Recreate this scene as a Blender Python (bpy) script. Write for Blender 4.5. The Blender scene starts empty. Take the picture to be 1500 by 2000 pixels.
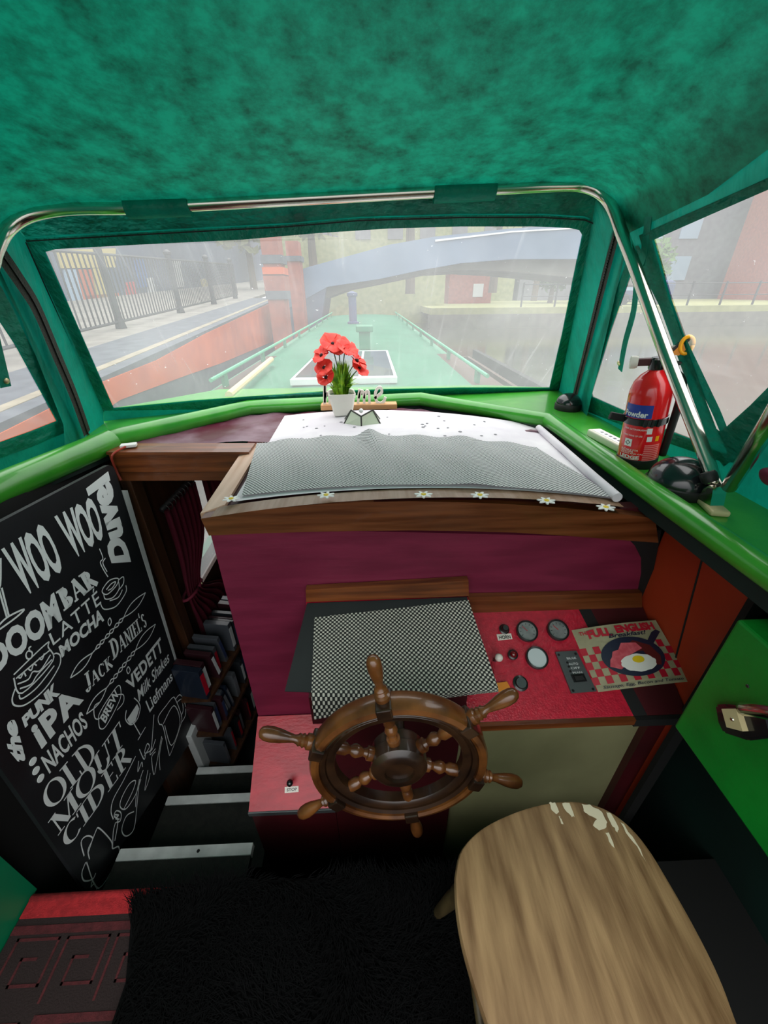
import bpy, bmesh, math, random
from mathutils import Vector, Matrix
random.seed(7)
C = bpy.context.scene
COL = C.collection
PI = math.pi

# ------------------------------------------------------------------ camera
F = 760.0                      # focal length in pixels of a 1500 x 2000 picture
CAM = Vector((0, 0, 1.55))     # eye height above the wheelhouse floor
_y = Vector((718 - 750, 1000 - 572, -F)).normalized()          # boat axis seen by the camera
_z = -Vector((762 - 750, 1000 - 2350, -F))                     # plumb line seen by the camera
_z = (_z - _y * _z.dot(_y)).normalized()
_x = _y.cross(_z)
ROT = Matrix((_x, _y, _z))
cd = bpy.data.cameras.new('camera')
cam = bpy.data.objects.new('camera', cd); COL.objects.link(cam)
cam.matrix_world = Matrix.Translation(CAM) @ ROT.to_4x4()
cd.sensor_fit = 'HORIZONTAL'; cd.sensor_width = 36.0; cd.lens = F / 1500 * 36.0
cd.clip_start = 0.01; cd.clip_end = 300
C.camera = cam

# ------------------------------------------------------------------ light
w = bpy.data.worlds.new('overcast_sky'); C.world = w; w.use_nodes = True
wn = w.node_tree
bg = wn.nodes['Background']
tc = wn.nodes.new('ShaderNodeTexCoord'); sx = wn.nodes.new('ShaderNodeSeparateXYZ')
mr = wn.nodes.new('ShaderNodeValToRGB')
mr.color_ramp.elements[0].position = 0.0; mr.color_ramp.elements[0].color = (0.50, 0.52, 0.55, 1)
mr.color_ramp.elements[1].position = 0.85; mr.color_ramp.elements[1].color = (2.0, 2.0, 1.97, 1)
wn.links.new(tc.outputs['Generated'], sx.inputs[0]); wn.links.new(sx.outputs['Z'], mr.inputs[0])
wn.links.new(mr.outputs[0], bg.inputs['Color'])
bg.inputs['Strength'].default_value = 1.5
C.view_settings.view_transform = 'Standard'; C.view_settings.look = 'None'
C.view_settings.gamma = 1.0; C.view_settings.use_curve_mapping = False
C.view_settings.exposure = 0.3
C.cycles.max_bounces = 10; C.cycles.diffuse_bounces = 5; C.cycles.transparent_max_bounces = 12
C.cycles.sample_clamp_indirect = 6.0
C.cycles.use_denoising = True

# ------------------------------------------------------------------ geometry of the place
def ray(px, py): return ROT @ Vector(((px - 750) / F, (1000 - py) / F, -1))
def at(px, py, x=None, y=None, z=None):          # photo point -> point of a known plane of the boat
    d = ray(px, py)
    t = x / d.x if x is not None else y / d.y if y is not None else (z - CAM.z) / d.z
    return CAM + d * t
def onp(px, py, p0, n):
    d = ray(px, py); return CAM + d * ((p0 - CAM).dot(n) / d.dot(n))
def V(*a): return Vector(a)

# ------------------------------------------------------------------ materials
def lin(h):
    h = h.lstrip('#'); c = [int(h[i:i + 2], 16) / 255 for i in (0, 2, 4)]
    return tuple((x / 12.92 if x <= .04045 else ((x + .055) / 1.055) ** 2.4) for x in c) + (1,)
def mat(name, col, rough=.5, metal=0, col2=None, scale=8, stretch=(1, 1, 1), detail=4, lo=.35, hi=.65,
        bump=0, bscale=60, bstretch=None, coat=0, spec=.5, coord='Object', emit=None):
    m = bpy.data.materials.new(name); m.use_nodes = True; nt = m.node_tree
    b = nt.nodes['Principled BSDF']
    b.inputs['Roughness'].default_value = rough; b.inputs['Metallic'].default_value = metal
    b.inputs['Coat Weight'].default_value = coat; b.inputs['Specular IOR Level'].default_value = spec
    b.inputs['Base Color'].default_value = lin(col)
    tcn = nt.nodes.new('ShaderNodeTexCoord')
    def noise(sc, st, det):
        mp = nt.nodes.new('ShaderNodeMapping'); mp.inputs['Scale'].default_value = st
        nt.links.new(tcn.outputs[coord], mp.inputs[0])
        n = nt.nodes.new('ShaderNodeTexNoise'); n.inputs['Scale'].default_value = sc; n.inputs['Detail'].default_value = det
        nt.links.new(mp.outputs[0], n.inputs['Vector']); return n
    if col2:
        n = noise(scale, stretch, detail)
        r = nt.nodes.new('ShaderNodeValToRGB')
        r.color_ramp.elements[0].position = lo; r.color_ramp.elements[0].color = lin(col)
        r.color_ramp.elements[1].position = hi; r.color_ramp.elements[1].color = lin(col2)
        nt.links.new(n.outputs['Fac'], r.inputs[0]); nt.links.new(r.outputs[0], b.inputs['Base Color'])
    if bump:
        n = noise(bscale, bstretch or stretch, 5)
        bp = nt.nodes.new('ShaderNodeBump'); bp.inputs['Strength'].default_value = bump; bp.inputs['Distance'].default_value = .01
        nt.links.new(n.outputs['Fac'], bp.inputs['Height']); nt.links.new(bp.outputs[0], b.inputs['Normal'])
    return m
def fabric(name, col, col2, trans, scale=7, bump=.3, bscale=18, bstretch=(1, 1, 1), lo=.35, hi=.68, det=8, dist=.02):
    m = bpy.data.materials.new(name); m.use_nodes = True; nt = m.node_tree
    nt.nodes.remove(nt.nodes['Principled BSDF']); out = nt.nodes['Material Output']
    tcn = nt.nodes.new('ShaderNodeTexCoord')
    n = nt.nodes.new('ShaderNodeTexNoise'); n.inputs['Scale'].default_value = scale; n.inputs['Detail'].default_value = det; n.inputs['Roughness'].default_value = .7
    nt.links.new(tcn.outputs['Object'], n.inputs['Vector'])
    r = nt.nodes.new('ShaderNodeValToRGB')
    r.color_ramp.elements[0].position = lo; r.color_ramp.elements[0].color = lin(col2)
    r.color_ramp.elements[1].position = hi; r.color_ramp.elements[1].color = lin(col)
    nt.links.new(n.outputs['Fac'], r.inputs[0])
    mp = nt.nodes.new('ShaderNodeMapping'); mp.inputs['Scale'].default_value = bstretch
    nt.links.new(tcn.outputs['Object'], mp.inputs[0])
    n2 = nt.nodes.new('ShaderNodeTexNoise'); n2.inputs['Scale'].default_value = bscale; n2.inputs['Detail'].default_value = 3
    nt.links.new(mp.outputs[0], n2.inputs['Vector'])
    bp = nt.nodes.new('ShaderNodeBump'); bp.inputs['Strength'].default_value = bump; bp.inputs['Distance'].default_value = dist
    nt.links.new(n2.outputs['Fac'], bp.inputs['Height'])
    d = nt.nodes.new('ShaderNodeBsdfDiffuse'); t = nt.nodes.new('ShaderNodeBsdfTranslucent')
    g = nt.nodes.new('ShaderNodeBsdfGlossy'); g.inputs['Roughness'].default_value = .45
    for s in (d, t, g): nt.links.new(bp.outputs[0], s.inputs['Normal'])
    for s in (d, t): nt.links.new(r.outputs[0], s.inputs['Color'])
    mx = nt.nodes.new('ShaderNodeMixShader'); mx.inputs[0].default_value = trans
    nt.links.new(d.outputs[0], mx.inputs[1]); nt.links.new(t.outputs[0], mx.inputs[2])
    m2 = nt.nodes.new('ShaderNodeMixShader'); m2.inputs[0].default_value = .03
    nt.links.new(mx.outputs[0], m2.inputs[1]); nt.links.new(g.outputs[0], m2.inputs[2])
    nt.links.new(m2.outputs[0], out.inputs[0])
    return m
def vinyl(name, haze, streak):
    # clear hood vinyl, milky with age: mostly see-through, with scratches, rain runs and blotches
    m = bpy.data.materials.new(name); m.use_nodes = True; nt = m.node_tree
    nt.nodes.remove(nt.nodes['Principled BSDF']); out = nt.nodes['Material Output']
    tcn = nt.nodes.new('ShaderNodeTexCoord')
    def nz(sc, st, det, lo, hi, a, b_):
        mp = nt.nodes.new('ShaderNodeMapping'); mp.inputs['Scale'].default_value = st
        nt.links.new(tcn.outputs['Object'], mp.inputs[0])
        n = nt.nodes.new('ShaderNodeTexNoise'); n.inputs['Scale'].default_value = sc; n.inputs['Detail'].default_value = det
        nt.links.new(mp.outputs[0], n.inputs['Vector'])
        q = nt.nodes.new('ShaderNodeMapRange'); q.inputs['From Min'].default_value = lo; q.inputs['From Max'].default_value = hi
        q.inputs['To Min'].default_value = a; q.inputs['To Max'].default_value = b_
        nt.links.new(n.outputs['Fac'], q.inputs['Value']); return q
    a = nz(3, (1, 1, 1), 6, .3, .7, haze * .8, haze * 1.2)
    b_ = nz(46, (1, .05, .03), 3, .60, .74, 0, streak)
    c = nz(70, (1, 1, 1), 2, .74, .80, 0, .35)
    s1 = nt.nodes.new('ShaderNodeMath'); s1.operation = 'ADD'; s2 = nt.nodes.new('ShaderNodeMath'); s2.operation = 'ADD'; s2.use_clamp = True
    nt.links.new(a.outputs[0], s1.inputs[0]); nt.links.new(b_.outputs[0], s1.inputs[1])
    nt.links.new(s1.outputs[0], s2.inputs[0]); nt.links.new(c.outputs[0], s2.inputs[1])
    tr = nt.nodes.new('ShaderNodeBsdfTransparent'); tl = nt.nodes.new('ShaderNodeBsdfTranslucent'); tl.inputs['Color'].default_value = (.93, .95, .95, 1)
    mx = nt.nodes.new('ShaderNodeMixShader'); nt.links.new(s2.outputs[0], mx.inputs[0])
    nt.links.new(tr.outputs[0], mx.inputs[1]); nt.links.new(tl.outputs[0], mx.inputs[2])
    gl = nt.nodes.new('ShaderNodeBsdfGlossy'); gl.inputs['Roughness'].default_value = .08
    m2 = nt.nodes.new('ShaderNodeMixShader'); m2.inputs[0].default_value = .015
    nt.links.new(mx.outputs[0], m2.inputs[1]); nt.links.new(gl.outputs[0], m2.inputs[2])
    nt.links.new(m2.outputs[0], out.inputs[0])
    return m
def weave(name, k, ca, cb, ang=0, rough=.7, thr=.0, axes='XY', bump=.5):
    # open-knit mat: regular dots of one colour in strands of another
    m = bpy.data.materials.new(name); m.use_nodes = True; nt = m.node_tree
    b = nt.nodes['Principled BSDF']; b.inputs['Roughness'].default_value = rough
    tcn = nt.nodes.new('ShaderNodeTexCoord'); mp = nt.nodes.new('ShaderNodeMapping')
    mp.inputs['Rotation'].default_value = (0, 0, ang); mp.inputs['Scale'].default_value = (k, k, k)
    nt.links.new(tcn.outputs['UV'], mp.inputs[0])
    s = nt.nodes.new('ShaderNodeSeparateXYZ'); nt.links.new(mp.outputs[0], s.inputs[0])
    def sn(o):
        q = nt.nodes.new('ShaderNodeMath'); q.operation = 'SINE'; nt.links.new(s.outputs[o], q.inputs[0]); return q
    p = nt.nodes.new('ShaderNodeMath'); p.operation = 'MULTIPLY'
    nt.links.new(sn('X').outputs[0], p.inputs[0]); nt.links.new(sn('Y').outputs[0], p.inputs[1])
    r = nt.nodes.new('ShaderNodeMapRange'); r.inputs['From Min'].default_value = thr - .12; r.inputs['From Max'].default_value = thr + .12
    nt.links.new(p.outputs[0], r.inputs['Value'])
    mx = nt.nodes.new('ShaderNodeMix'); mx.data_type = 'RGBA'
    mx.inputs['A'].default_value = lin(ca); mx.inputs['B'].default_value = lin(cb)
    nt.links.new(r.outputs[0], mx.inputs['Factor']); nt.links.new(mx.outputs['Result'], b.inputs['Base Color'])
    bp = nt.nodes.new('ShaderNodeBump'); bp.inputs['Strength'].default_value = bump; bp.inputs['Distance'].default_value = .002
    nt.links.new(p.outputs[0], bp.inputs['Height']); nt.links.new(bp.outputs[0], b.inputs['Normal'])
    return m
M = {}
def mk(k, *a, **kw): M[k] = mat(k, *a, **kw)
M['canopy'] = fabric('canopy_fabric', '#0c9478', '#0b5644', .20, scale=16, bump=.22, bscale=9, lo=.33, hi=.62)
M['wallcloth'] = fabric('side_fabric', '#0c9480', '#0a6a58', .26, scale=4, bump=.6, bscale=14, bstretch=(1, 1.6, .45), lo=.3, hi=.7, dist=.03)
M['hem'] = fabric('hem_fabric', '#0c8a74', '#08604f', .14, scale=9, bump=.8, bscale=30, bstretch=(1.4, .7, 1), lo=.3, hi=.7, dist=.02)
M['sleeve'] = fabric('sleeve_fabric', '#0f9a84', '#0a7a68', .2, scale=9, bump=.4, bscale=25)
M['vinyl'] = vinyl('aged_vinyl', .22, .05)
mk('green', '#3f9a2c', .28, col2='#2f8a26', scale=9, bump=.06, bscale=30, coat=.4)
mk('boxgreen', '#128a2c', .38, col2='#0c7424', scale=6, bump=.12, bscale=60)
mk('lockergreen', '#0a8a5c', .4, col2='#087850', scale=3)
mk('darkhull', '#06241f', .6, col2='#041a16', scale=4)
mk('steel', '#d8d2c6', .18, metal=1)
mk('black_rubber', '#141414', .6)
mk('black_plastic', '#15171a', .22, coat=.5)
mk('zip', '#2a2622', .7, col2='#14120f', scale=300, bump=.6, bscale=300)
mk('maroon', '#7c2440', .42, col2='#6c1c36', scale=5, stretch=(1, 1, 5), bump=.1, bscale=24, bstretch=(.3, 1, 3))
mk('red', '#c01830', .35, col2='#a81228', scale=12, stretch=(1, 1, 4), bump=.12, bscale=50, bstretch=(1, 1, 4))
mk('leather', '#c02038', .28, col2='#a81a30', scale=60, bump=.25, bscale=170)
mk('orange', '#b03a1c', .45, col2='#982c14', scale=3)
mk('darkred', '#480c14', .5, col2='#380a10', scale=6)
mk('wood', '#8a4a22', .38, col2='#5a2c12', scale=5, stretch=(.7, 8, 9), bump=.08, bscale=12, bstretch=(.7, 9, 9), coat=.25)
mk('woodrail', '#7a4424', .35, col2='#54290f', scale=5, stretch=(.6, 9, 9), bump=.1, bscale=12, bstretch=(.6, 9, 9), coat=.3)
mk('woodtop', '#d8b49c', .4, col2='#c09678', scale=5, stretch=(9, .7, 9), coat=.25)
mk('darkwood', '#4a2c18', .5, col2='#2e1a0d', scale=5, stretch=(9, 9, .6))
mk('wheelwood', '#7a4a22', .3, col2='#45240e', scale=16, stretch=(1, 1, 1), coat=.5)
mk('wheeldark', '#3a2414', .35, col2='#20120a', scale=16, coat=.35)
mk('blackpaint', '#16171a', .5, col2='#202226', scale=5, bump=.05, bscale=40)
mk('chalk', '#f6fafa', .7)
mk('whitepaint', '#d8dcdc', .5, col2='#c4c8c8', scale=7)
mk('nosing', '#eceeee', .6, col2='#d0d2d2', scale=14)
mk('tread', '#22241f', .75, col2='#161714', scale=30, bump=.3, bscale=90)
mk('cream', '#97956e', .45, col2='#84825e', scale=4)
mk('black', '#0c0c0c', .8)
mk('curtain', '#7a1a34', .8, col2='#5e1226', scale=7, stretch=(1, 1, .2))
mk('carpet_red', '#c02a30', .95, bump=.4, bscale=250, col2='#a02026', scale=60)
mk('carpet_dark', '#2a1c1c', .95, bump=.4, bscale=250)
mk('carpet_mid', '#5c2226', .95, bump=.4, bscale=250, col2='#4a1a1e', scale=50)
mk('fur', '#0b0b0c', .95, spec=.1)
mk('paper', '#e6e2e6', .7, col2='#d6d0d8', scale=6)
mk('print', '#8a8a90', .8)
mk('ceramic', '#e6e2d8', .3, coat=.3)
mk('palewood', '#d8a878', .5, col2='#c4905c', scale=5, stretch=(1, 9, 9))
mk('silver', '#e4dcd2', .35)
mk('petal', '#ff5040', .55, col2='#f03028', scale=30)
mk('petalheart', '#26101a', .7)
mk('leaf', '#a4cc2c', .5, col2='#5a9a22', scale=40)
mk('stem', '#2c4a24', .6)
mk('lead', '#3a3834', .4, metal=.5)
mk('extred', '#e0141c', .22, coat=.6)
mk('blue', '#1c3a9a', .4)
mk('yellow', '#f0a400', .35)
mk('white', '#e8e8e6', .4)
mk('offwhite', '#d8d6c6', .45)
mk('beige', '#c9b98c', .5)
mk('bezel', '#1a1a1c', .3, coat=.3)
mk('dial', '#6c7070', .15, coat=.8, col2='#888c8a', scale=30)
mk('dialwhite', '#c8d0d2', .15, coat=.8)
mk('panelgrey', '#6a6e70', .35, metal=.6, col2='#54585a', scale=4)
mk('seatwood', '#ab8860', .6, col2='#6a4a2c', scale=5, stretch=(9, 1.2, 1), detail=8, lo=.3, hi=.72, bump=.15, bscale=14, bstretch=(12, 1.2, 1))
mk('legwood', '#4a3c22', .55, col2='#32260f', scale=9, stretch=(5, 5, 1))
mk('chip', '#d8ccb0', .7)
mk('signcream', '#d6d2ae', .35, col2='#c0bc98', scale=20)
mk('signred', '#b0142c', .4); mk('pan', '#1c2036', .4); mk('bacon', '#d0606a', .5, col2='#b8404c', scale=60)
mk('eggwhite', '#e0e0d8', .4); mk('yolk', '#e0c01c', .4); mk('sausage', '#5c1c1c', .4)
mk('amber', '#d8842a', .3, coat=.6)
mk('redlens', '#6a0c14', .12, coat=1)
mk('brass', '#d8c8a0', .3, metal=.9)
mk('cable_red', '#b04030', .5)
# outside
mk('mint', '#4ca07c', .45, col2='#439673', scale=2, bump=.05, bscale=6)
mk('mintdark', '#257353', .5)
mk('solar', '#212c39', .2, col2='#293848', scale=6, coat=.5)
mk('brick', '#c4561f', .85, col2='#b0481a', scale=2.5)
mk('brickpier', '#934933', .85, col2='#803b29', scale=5)
mk('bluebrick', '#545961', .8, col2='#464b53', scale=6)
mk('stone', '#86837b', .85, col2='#726f68', scale=3)
mk('coping', '#908874', .85, col2='#7b7463', scale=6)
mk('paving', '#706e6b', .9, col2='#61605c', scale=5)
mk('iron', '#212329', .5)
mk('bridge', '#657890', .7, col2='#596c83', scale=.8)
mk('water', '#54544b', .12, col2='#4b4b43', scale=1, bump=.25, bscale=3)
mk('farwall', '#706e64', .85, col2='#616058', scale=2)
mk('grass', '#939466', .9, col2='#838659', scale=2)
mk('tree', '#587640', .9, col2='#446030', scale=3)
mk('treepale', '#939669', .9, col2='#808659', scale=3)
mk('slate', '#49546b', .7, col2='#3e4960', scale=2)
mk('bldgrey', '#6e7076', .8, col2='#63646b', scale=2)
mk('facecream', '#ac9e61', .7); mk('facebluelt', '#869cb0', .5); mk('faceorange', '#a65030', .7); mk('facered', '#a62e33', .6)
mk('faceblue', '#2e548c', .6); mk('facewhite', '#b3b6b9', .5); mk('facenavy', '#2e3b61', .6)
mk('bark', '#564939', .9)

# ------------------------------------------------------------------ object helpers
def tag(o, label=None, cat=None, group=None, kind=None):
    if label: o['label'] = label
    if cat: o['category'] = cat
    if group: o['group'] = group
    if kind: o['kind'] = kind
    return o
def empty(name, loc=(0, 0, 0), label=None, cat=None, group=None):
    o = bpy.data.objects.new(name, None); COL.objects.link(o); o.location = loc; o.empty_display_size = .05
    return tag(o, label, cat, group)
def link(name, me, m=None, parent=None, smooth=False):
    o = bpy.data.objects.new(name, me); COL.objects.link(o)
    if m is not None and not me.materials: me.materials.append(M[m] if isinstance(m, str) else m)
    if smooth:
        for p in me.polygons: p.use_smooth = True
    if parent is not None:
        o.parent = parent
        o.matrix_parent_inverse = Matrix.Translation(-Vector(parent_loc(parent)))
    return o
def parent_loc(p):
    return Vector(p.location)
class MB:
    """collects shapes in world coordinates into one mesh"""
    def __init__(s): s.b = bmesh.new()
    def box(s, c, d, rot=None, bev=0, seg=2):
        r = bmesh.ops.create_cube(s.b, size=1)
        mx = Matrix.Translation(c) @ (rot.to_4x4() if rot else Matrix()) @ Matrix.Diagonal((d[0], d[1], d[2], 1))
        bmesh.ops.transform(s.b, matrix=mx, verts=r['verts'])
        if bev:
            es = list({e for v in r['verts'] for e in v.link_edges})
            bmesh.ops.bevel(s.b, geom=es, offset=bev, segments=seg, affect='EDGES', profile=.5)
        return s
    def span(s, a, b_, bev=0):
        a = Vector(a); b_ = Vector(b_); return s.box((a + b_) / 2, [abs(x) for x in (b_ - a)], None, bev)
    def ring(s, pts): return [s.b.verts.new(p) for p in pts]
    def skin(s, rings, closed=True, cap=True):
        R = [s.ring(r) for r in rings]
        n = len(R[0])
        for a, b_ in zip(R, R[1:]):
            for i in range(n if closed else n - 1):
                j = (i + 1) % n
                try: s.b.faces.new((a[i], a[j], b_[j], b_[i]))
                except ValueError: pass
        if cap and closed:
            for q in (R[0][::-1], R[-1]):
                try: s.b.faces.new(q)
                except ValueError: pass
        return s
    def tube(s, pts, r, n=10, cap=True):
        pts = [Vector(p) for p in pts]; rs = r if isinstance(r, (list, tuple)) else [r] * len(pts)
        rings = []; up = None
        for i, p in enumerate(pts):
            t = (pts[min(i + 1, len(pts) - 1)] - pts[max(i - 1, 0)]).normalized()
            if up is None:
                up = Vector((0, 0, 1)) if abs(t.z) < .9 else Vector((0, 1, 0))
            sdir = t.cross(up).normalized(); up = sdir.cross(t).normalized()
            k = 1.0
            if 0 < i < len(pts) - 1:
                c = (pts[i] - pts[i - 1]).normalized().dot((pts[i + 1] - pts[i]).normalized())
                k = 1 / max(.6, math.sqrt((1 + c) / 2))
            rings.append([p + (sdir * math.cos(a) * k + up * math.sin(a)) * rs[i] for a in [2 * PI * j / n for j in range(n)]])
        return s.skin(rings, True, cap)
    def lathe(s, o, axis, prof, n=24, cap=True):
        o = Vector(o); axis = Vector(axis).normalized()
        u = axis.orthogonal().normalized(); v = axis.cross(u)
        return s.skin([[o + axis * h + (u * math.cos(a) + v * math.sin(a)) * max(r, 1e-4) for a in [2 * PI * j / n for j in range(n)]] for r, h in prof], True, cap)
    def prism(s, pts, ext):
        ext = Vector(ext); a = s.ring([Vector(p) for p in pts]); b_ = s.ring([Vector(p) + ext for p in pts])
        n = len(a)
        s.b.faces.new(a[::-1]); s.b.faces.new(b_)
        for i in range(n): s.b.faces.new((a[i], a[(i + 1) % n], b_[(i + 1) % n], b_[i]))
        return s
    def face(s, pts):
        s.b.faces.new(s.ring([Vector(p) for p in pts])); return s
    def sphere(s, c, r, u=16, v=10):
        q = bmesh.ops.create_uvsphere(s.b, u_segments=u, v_segments=v, radius=1)
        d = r if isinstance(r, (tuple, list)) else (r, r, r)
        bmesh.ops.transform(s.b, matrix=Matrix.Translation(c) @ Matrix.Diagonal((d[0], d[1], d[2], 1)), verts=q['verts']); return s
    def strip(s, pts, wd, nrm, th, lift=0):
        pts = [Vector(p) for p in pts]; n = len(pts); rings = []
        for i, p in enumerate(pts):
            t = (pts[min(i + 1, n - 1)] - pts[max(i - 1, 0)]).normalized(); sd = nrm.cross(t).normalized() * wd / 2
            a = p + nrm * lift
            rings.append([a + sd, a - sd, a - sd + nrm * th, a + sd + nrm * th])
        return s.skin(rings)
    def ribbon(s, pts, wd, nrm, lift=0, close=False):
        pts = [Vector(p) for p in pts]; n = len(pts)
        L = []; Rr = []
        for i, p in enumerate(pts):
            a = pts[i - 1] if (i or close) else p; b_ = pts[(i + 1) % n] if (i < n - 1 or close) else p
            t = (b_ - a)
            t = t.normalized() if t.length > 1e-9 else Vector((1, 0, 0))
            sd = nrm.cross(t).normalized(); ww = wd[i] if isinstance(wd, (list, tuple)) else wd
            L.append(p + sd * ww / 2 + nrm * lift); Rr.append(p - sd * ww / 2 + nrm * lift)
        a = s.ring(L); b_ = s.ring(Rr)
        for i in range(n if close else n - 1):
            j = (i + 1) % n; s.b.faces.new((a[i], b_[i], b_[j], a[j]))
        return s
    def make(s, name, m, parent=None, smooth=False, uv=None, normals=True):
        if normals: bmesh.ops.recalc_face_normals(s.b, faces=s.b.faces)
        me = bpy.data.meshes.new(name)
        if uv:
            l = s.b.loops.layers.uv.new('UVMap'); o, u, v = uv
            for f in s.b.faces:
                for lp in f.loops: lp[l].uv = ((lp.vert.co - o).dot(u), (lp.vert.co - o).dot(v))
        # keep each part's origin at its own centre
        vs = [v.co for v in s.b.verts]
        ctr = Vector([(min(v[i] for v in vs) + max(v[i] for v in vs)) / 2 for i in range(3)])
        if parent is None and not uv: pass
        s.b.to_mesh(me); s.b.free()
        if smooth == 'auto':
            for p in me.polygons: p.use_smooth = True
            o = link(name, me, m, parent)
            try: me.set_sharp_from_angle(angle=math.radians(40))
            except Exception: pass
            return o
        return link(name, me, m, parent, smooth)
def cat_rom(pts, k=6, close=False):
    pts = [Vector(p) for p in pts]; n = len(pts); out = []
    for i in range(n if close else n - 1):
        p0 = pts[i - 1] if (i or close) else pts[i]; p1 = pts[i]; p2 = pts[(i + 1) % n]
        p3 = pts[(i + 2) % n] if (close or i + 2 < n) else p2
        for j in range(k):
            t = j / k
            out.append(.5 * ((2 * p1) + (p2 - p0) * t + (2 * p0 - 5 * p1 + 4 * p2 - p3) * t * t + (3 * p1 - p0 - 3 * p2 + p3) * t ** 3))
    if not close: out.append(pts[-1])
    return out
def plane_frame(p0, n):
    n = n.normalized(); u = (n.orthogonal()).normalized(); v = n.cross(u).normalized(); return u, v
def sheet(name, m, p0, n, outer, holes=(), parent=None, off=0.0, structure=False, kind=None):
    """flat cloth or pane in one plane, outline and openings given as 3-D points of that plane"""
    u, v = plane_frame(p0, n)
    cu = bpy.data.curves.new(name, 'CURVE'); cu.dimensions = '2D'; cu.fill_mode = 'BOTH'
    for loop in [outer] + list(holes):
        sp = cu.splines.new('POLY'); sp.points.add(len(loop) - 1); sp.use_cyclic_u = True
        for q, p in zip(sp.points, loop): q.co = ((p - p0).dot(u), (p - p0).dot(v), 0, 1)
    ob = bpy.data.objects.new('tmp', cu); COL.objects.link(ob)
    dg = bpy.context.evaluated_depsgraph_get(); me = bpy.data.meshes.new_from_object(ob.evaluated_get(dg))
    bpy.data.objects.remove(ob); bpy.data.curves.remove(cu)
    nn = n.normalized()
    for q in me.vertices: q.co = p0 + u * q.co.x + v * q.co.y + nn * off
    me.name = name; me.materials.clear()
    o = link(name, me, m, parent)
    if structure: o['kind'] = 'structure'
    return o
_fc = {}
def text_mesh(body, bold=0.0, shear=0.0, space=1.0):
    cu = bpy.data.curves.new('txt', 'FONT'); cu.body = body; cu.size = 1; cu.offset = bold; cu.shear = shear; cu.space_character = space
    cu.resolution_u = 3
    ob = bpy.data.objects.new('tmp', cu); COL.objects.link(ob)
    dg = bpy.context.evaluated_depsgraph_get(); me = bpy.data.meshes.new_from_object(ob.evaluated_get(dg))
    bpy.data.objects.remove(ob); bpy.data.curves.remove(cu)
    vs = [(q.co.x, q.co.y) for q in me.vertices]; fs = [tuple(p.vertices) for p in me.polygons]
    bpy.data.meshes.remove(me)
    x0 = min(a for a, _ in vs); x1 = max(a for a, _ in vs); y0 = min(b for _, b in vs); y1 = max(b for _, b in vs)
    return [((a - x0) / (x1 - x0), (b - y0) / (y1 - y0)) for a, b in vs], fs
def bil(q, u, v): return (q[0] * (1 - u) + q[1] * u) * (1 - v) + (q[3] * (1 - u) + q[2] * u) * v
def text_on(name, m, body, fn, parent, bold=0.0, shear=0.0, space=1.0, glyphs=None):
    vs, fs = text_mesh(body, bold, shear, space) if glyphs is None else glyphs
    me = bpy.data.meshes.new(name); me.from_pydata([fn(u, v) for u, v in vs], [], fs)
    return link(name, me, m, parent)
def struct(o): o['kind'] = 'structure'; return o

# ================================================================== THE SETTING
Z0 = 1.055     # deck height
WX = 1.075
# floor of the wheelhouse, stairwell, cabin
struct(MB().span((-1.06, -1.5, -.05), (1.06, .49, 0)).make('floor', 'black'))
struct(MB().span((-1.06, .49, -.92), (1.06, 4.2, -.87)).make('floor_cabin', 'black'))
struct(MB().span((-1.09, -1.5, 0), (-1.035, .50, 1.0)).make('wall_port_locker', 'lockergreen'))
struct(MB().span((1.04, -1.5, -.9), (1.07, .97, 1.0)).make('wall_starboard_hull', 'darkhull'))
struct(MB().span((-1.06, -1.53, 0), (1.06, -1.5, .55)).make('wall_stern', 'darkhull'))
struct(MB().span((-1.06, .44, -.9), (1.06, .49, -.05)).make('trim_1', 'black'))
# cabin side behind the doorway: wall with window opening at x=-.96
wl = []
wA, wB = at(372, 960, x=-.99), at(400, 1110, x=-.99)
cw = MB()
cy0, cy1, cz0, cz1 = 1.72, 2.45, .10, .66
cw.span((-1.02, 1.0, -.9), (-.99, cy0, .98)); cw.span((-1.02, cy1, -.9), (-.99, 4.2, .98))
cw.span((-1.02, cy0, -.9), (-.99, cy1, cz0)); cw.span((-1.02, cy0, cz1), (-.99, cy1, .98))
struct(cw.make('wall_cabin_port', 'darkwood'))
struct(MB().span((-1.02, 4.17, -.9), (1.0, 4.2, .98)).make('wall_cabin_bow', 'darkwood'))
struct(MB().span((-1.012, cy0, cz0), (-1.008, cy1, cz1)).make('window_4', 'vinyl'))
struct(MB().span((-1.03, 2.02, .98), (.9, 4.25, 1.0)).make('ceiling_cabin', 'darkwood'))

# deck around the opening
def zdeck(px, py, z=Z0): return at(px, py, z=z)
inner = [V(.77, -1.5, Z0), V(.77, 1.62, Z0), V(.26, 2.04, Z0), V(-.6, 1.95, Z0), V(-1.0, 1.5, Z0), V(-1.10, 1.1, Z0), V(-1.115, .8, Z0), V(-1.115, -1.5, Z0)]
outer = [V(-1.30, -1.5, Z0), V(-1.30, 2.0, Z0), V(-.9, 2.42, Z0), V(.7, 2.42, Z0), V(1.16, 2.3, Z0), V(1.16, -1.5, Z0)]
dk = MB()
for q in ([inner[0], outer[5], outer[4], inner[1]], [inner[1], outer[4], outer[3], inner[2]], [inner[2], outer[3], outer[2], inner[3]],
          [inner[3], outer[2], outer[1], inner[4]], [inner[4], outer[1], inner[5]], [inner[5], outer[1], outer[0], inner[6]], [inner[6], outer[0], inner[7]]):
    dk.prism(q, (0, 0, -.02))
struct(dk.make('deck', 'green'))
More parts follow.
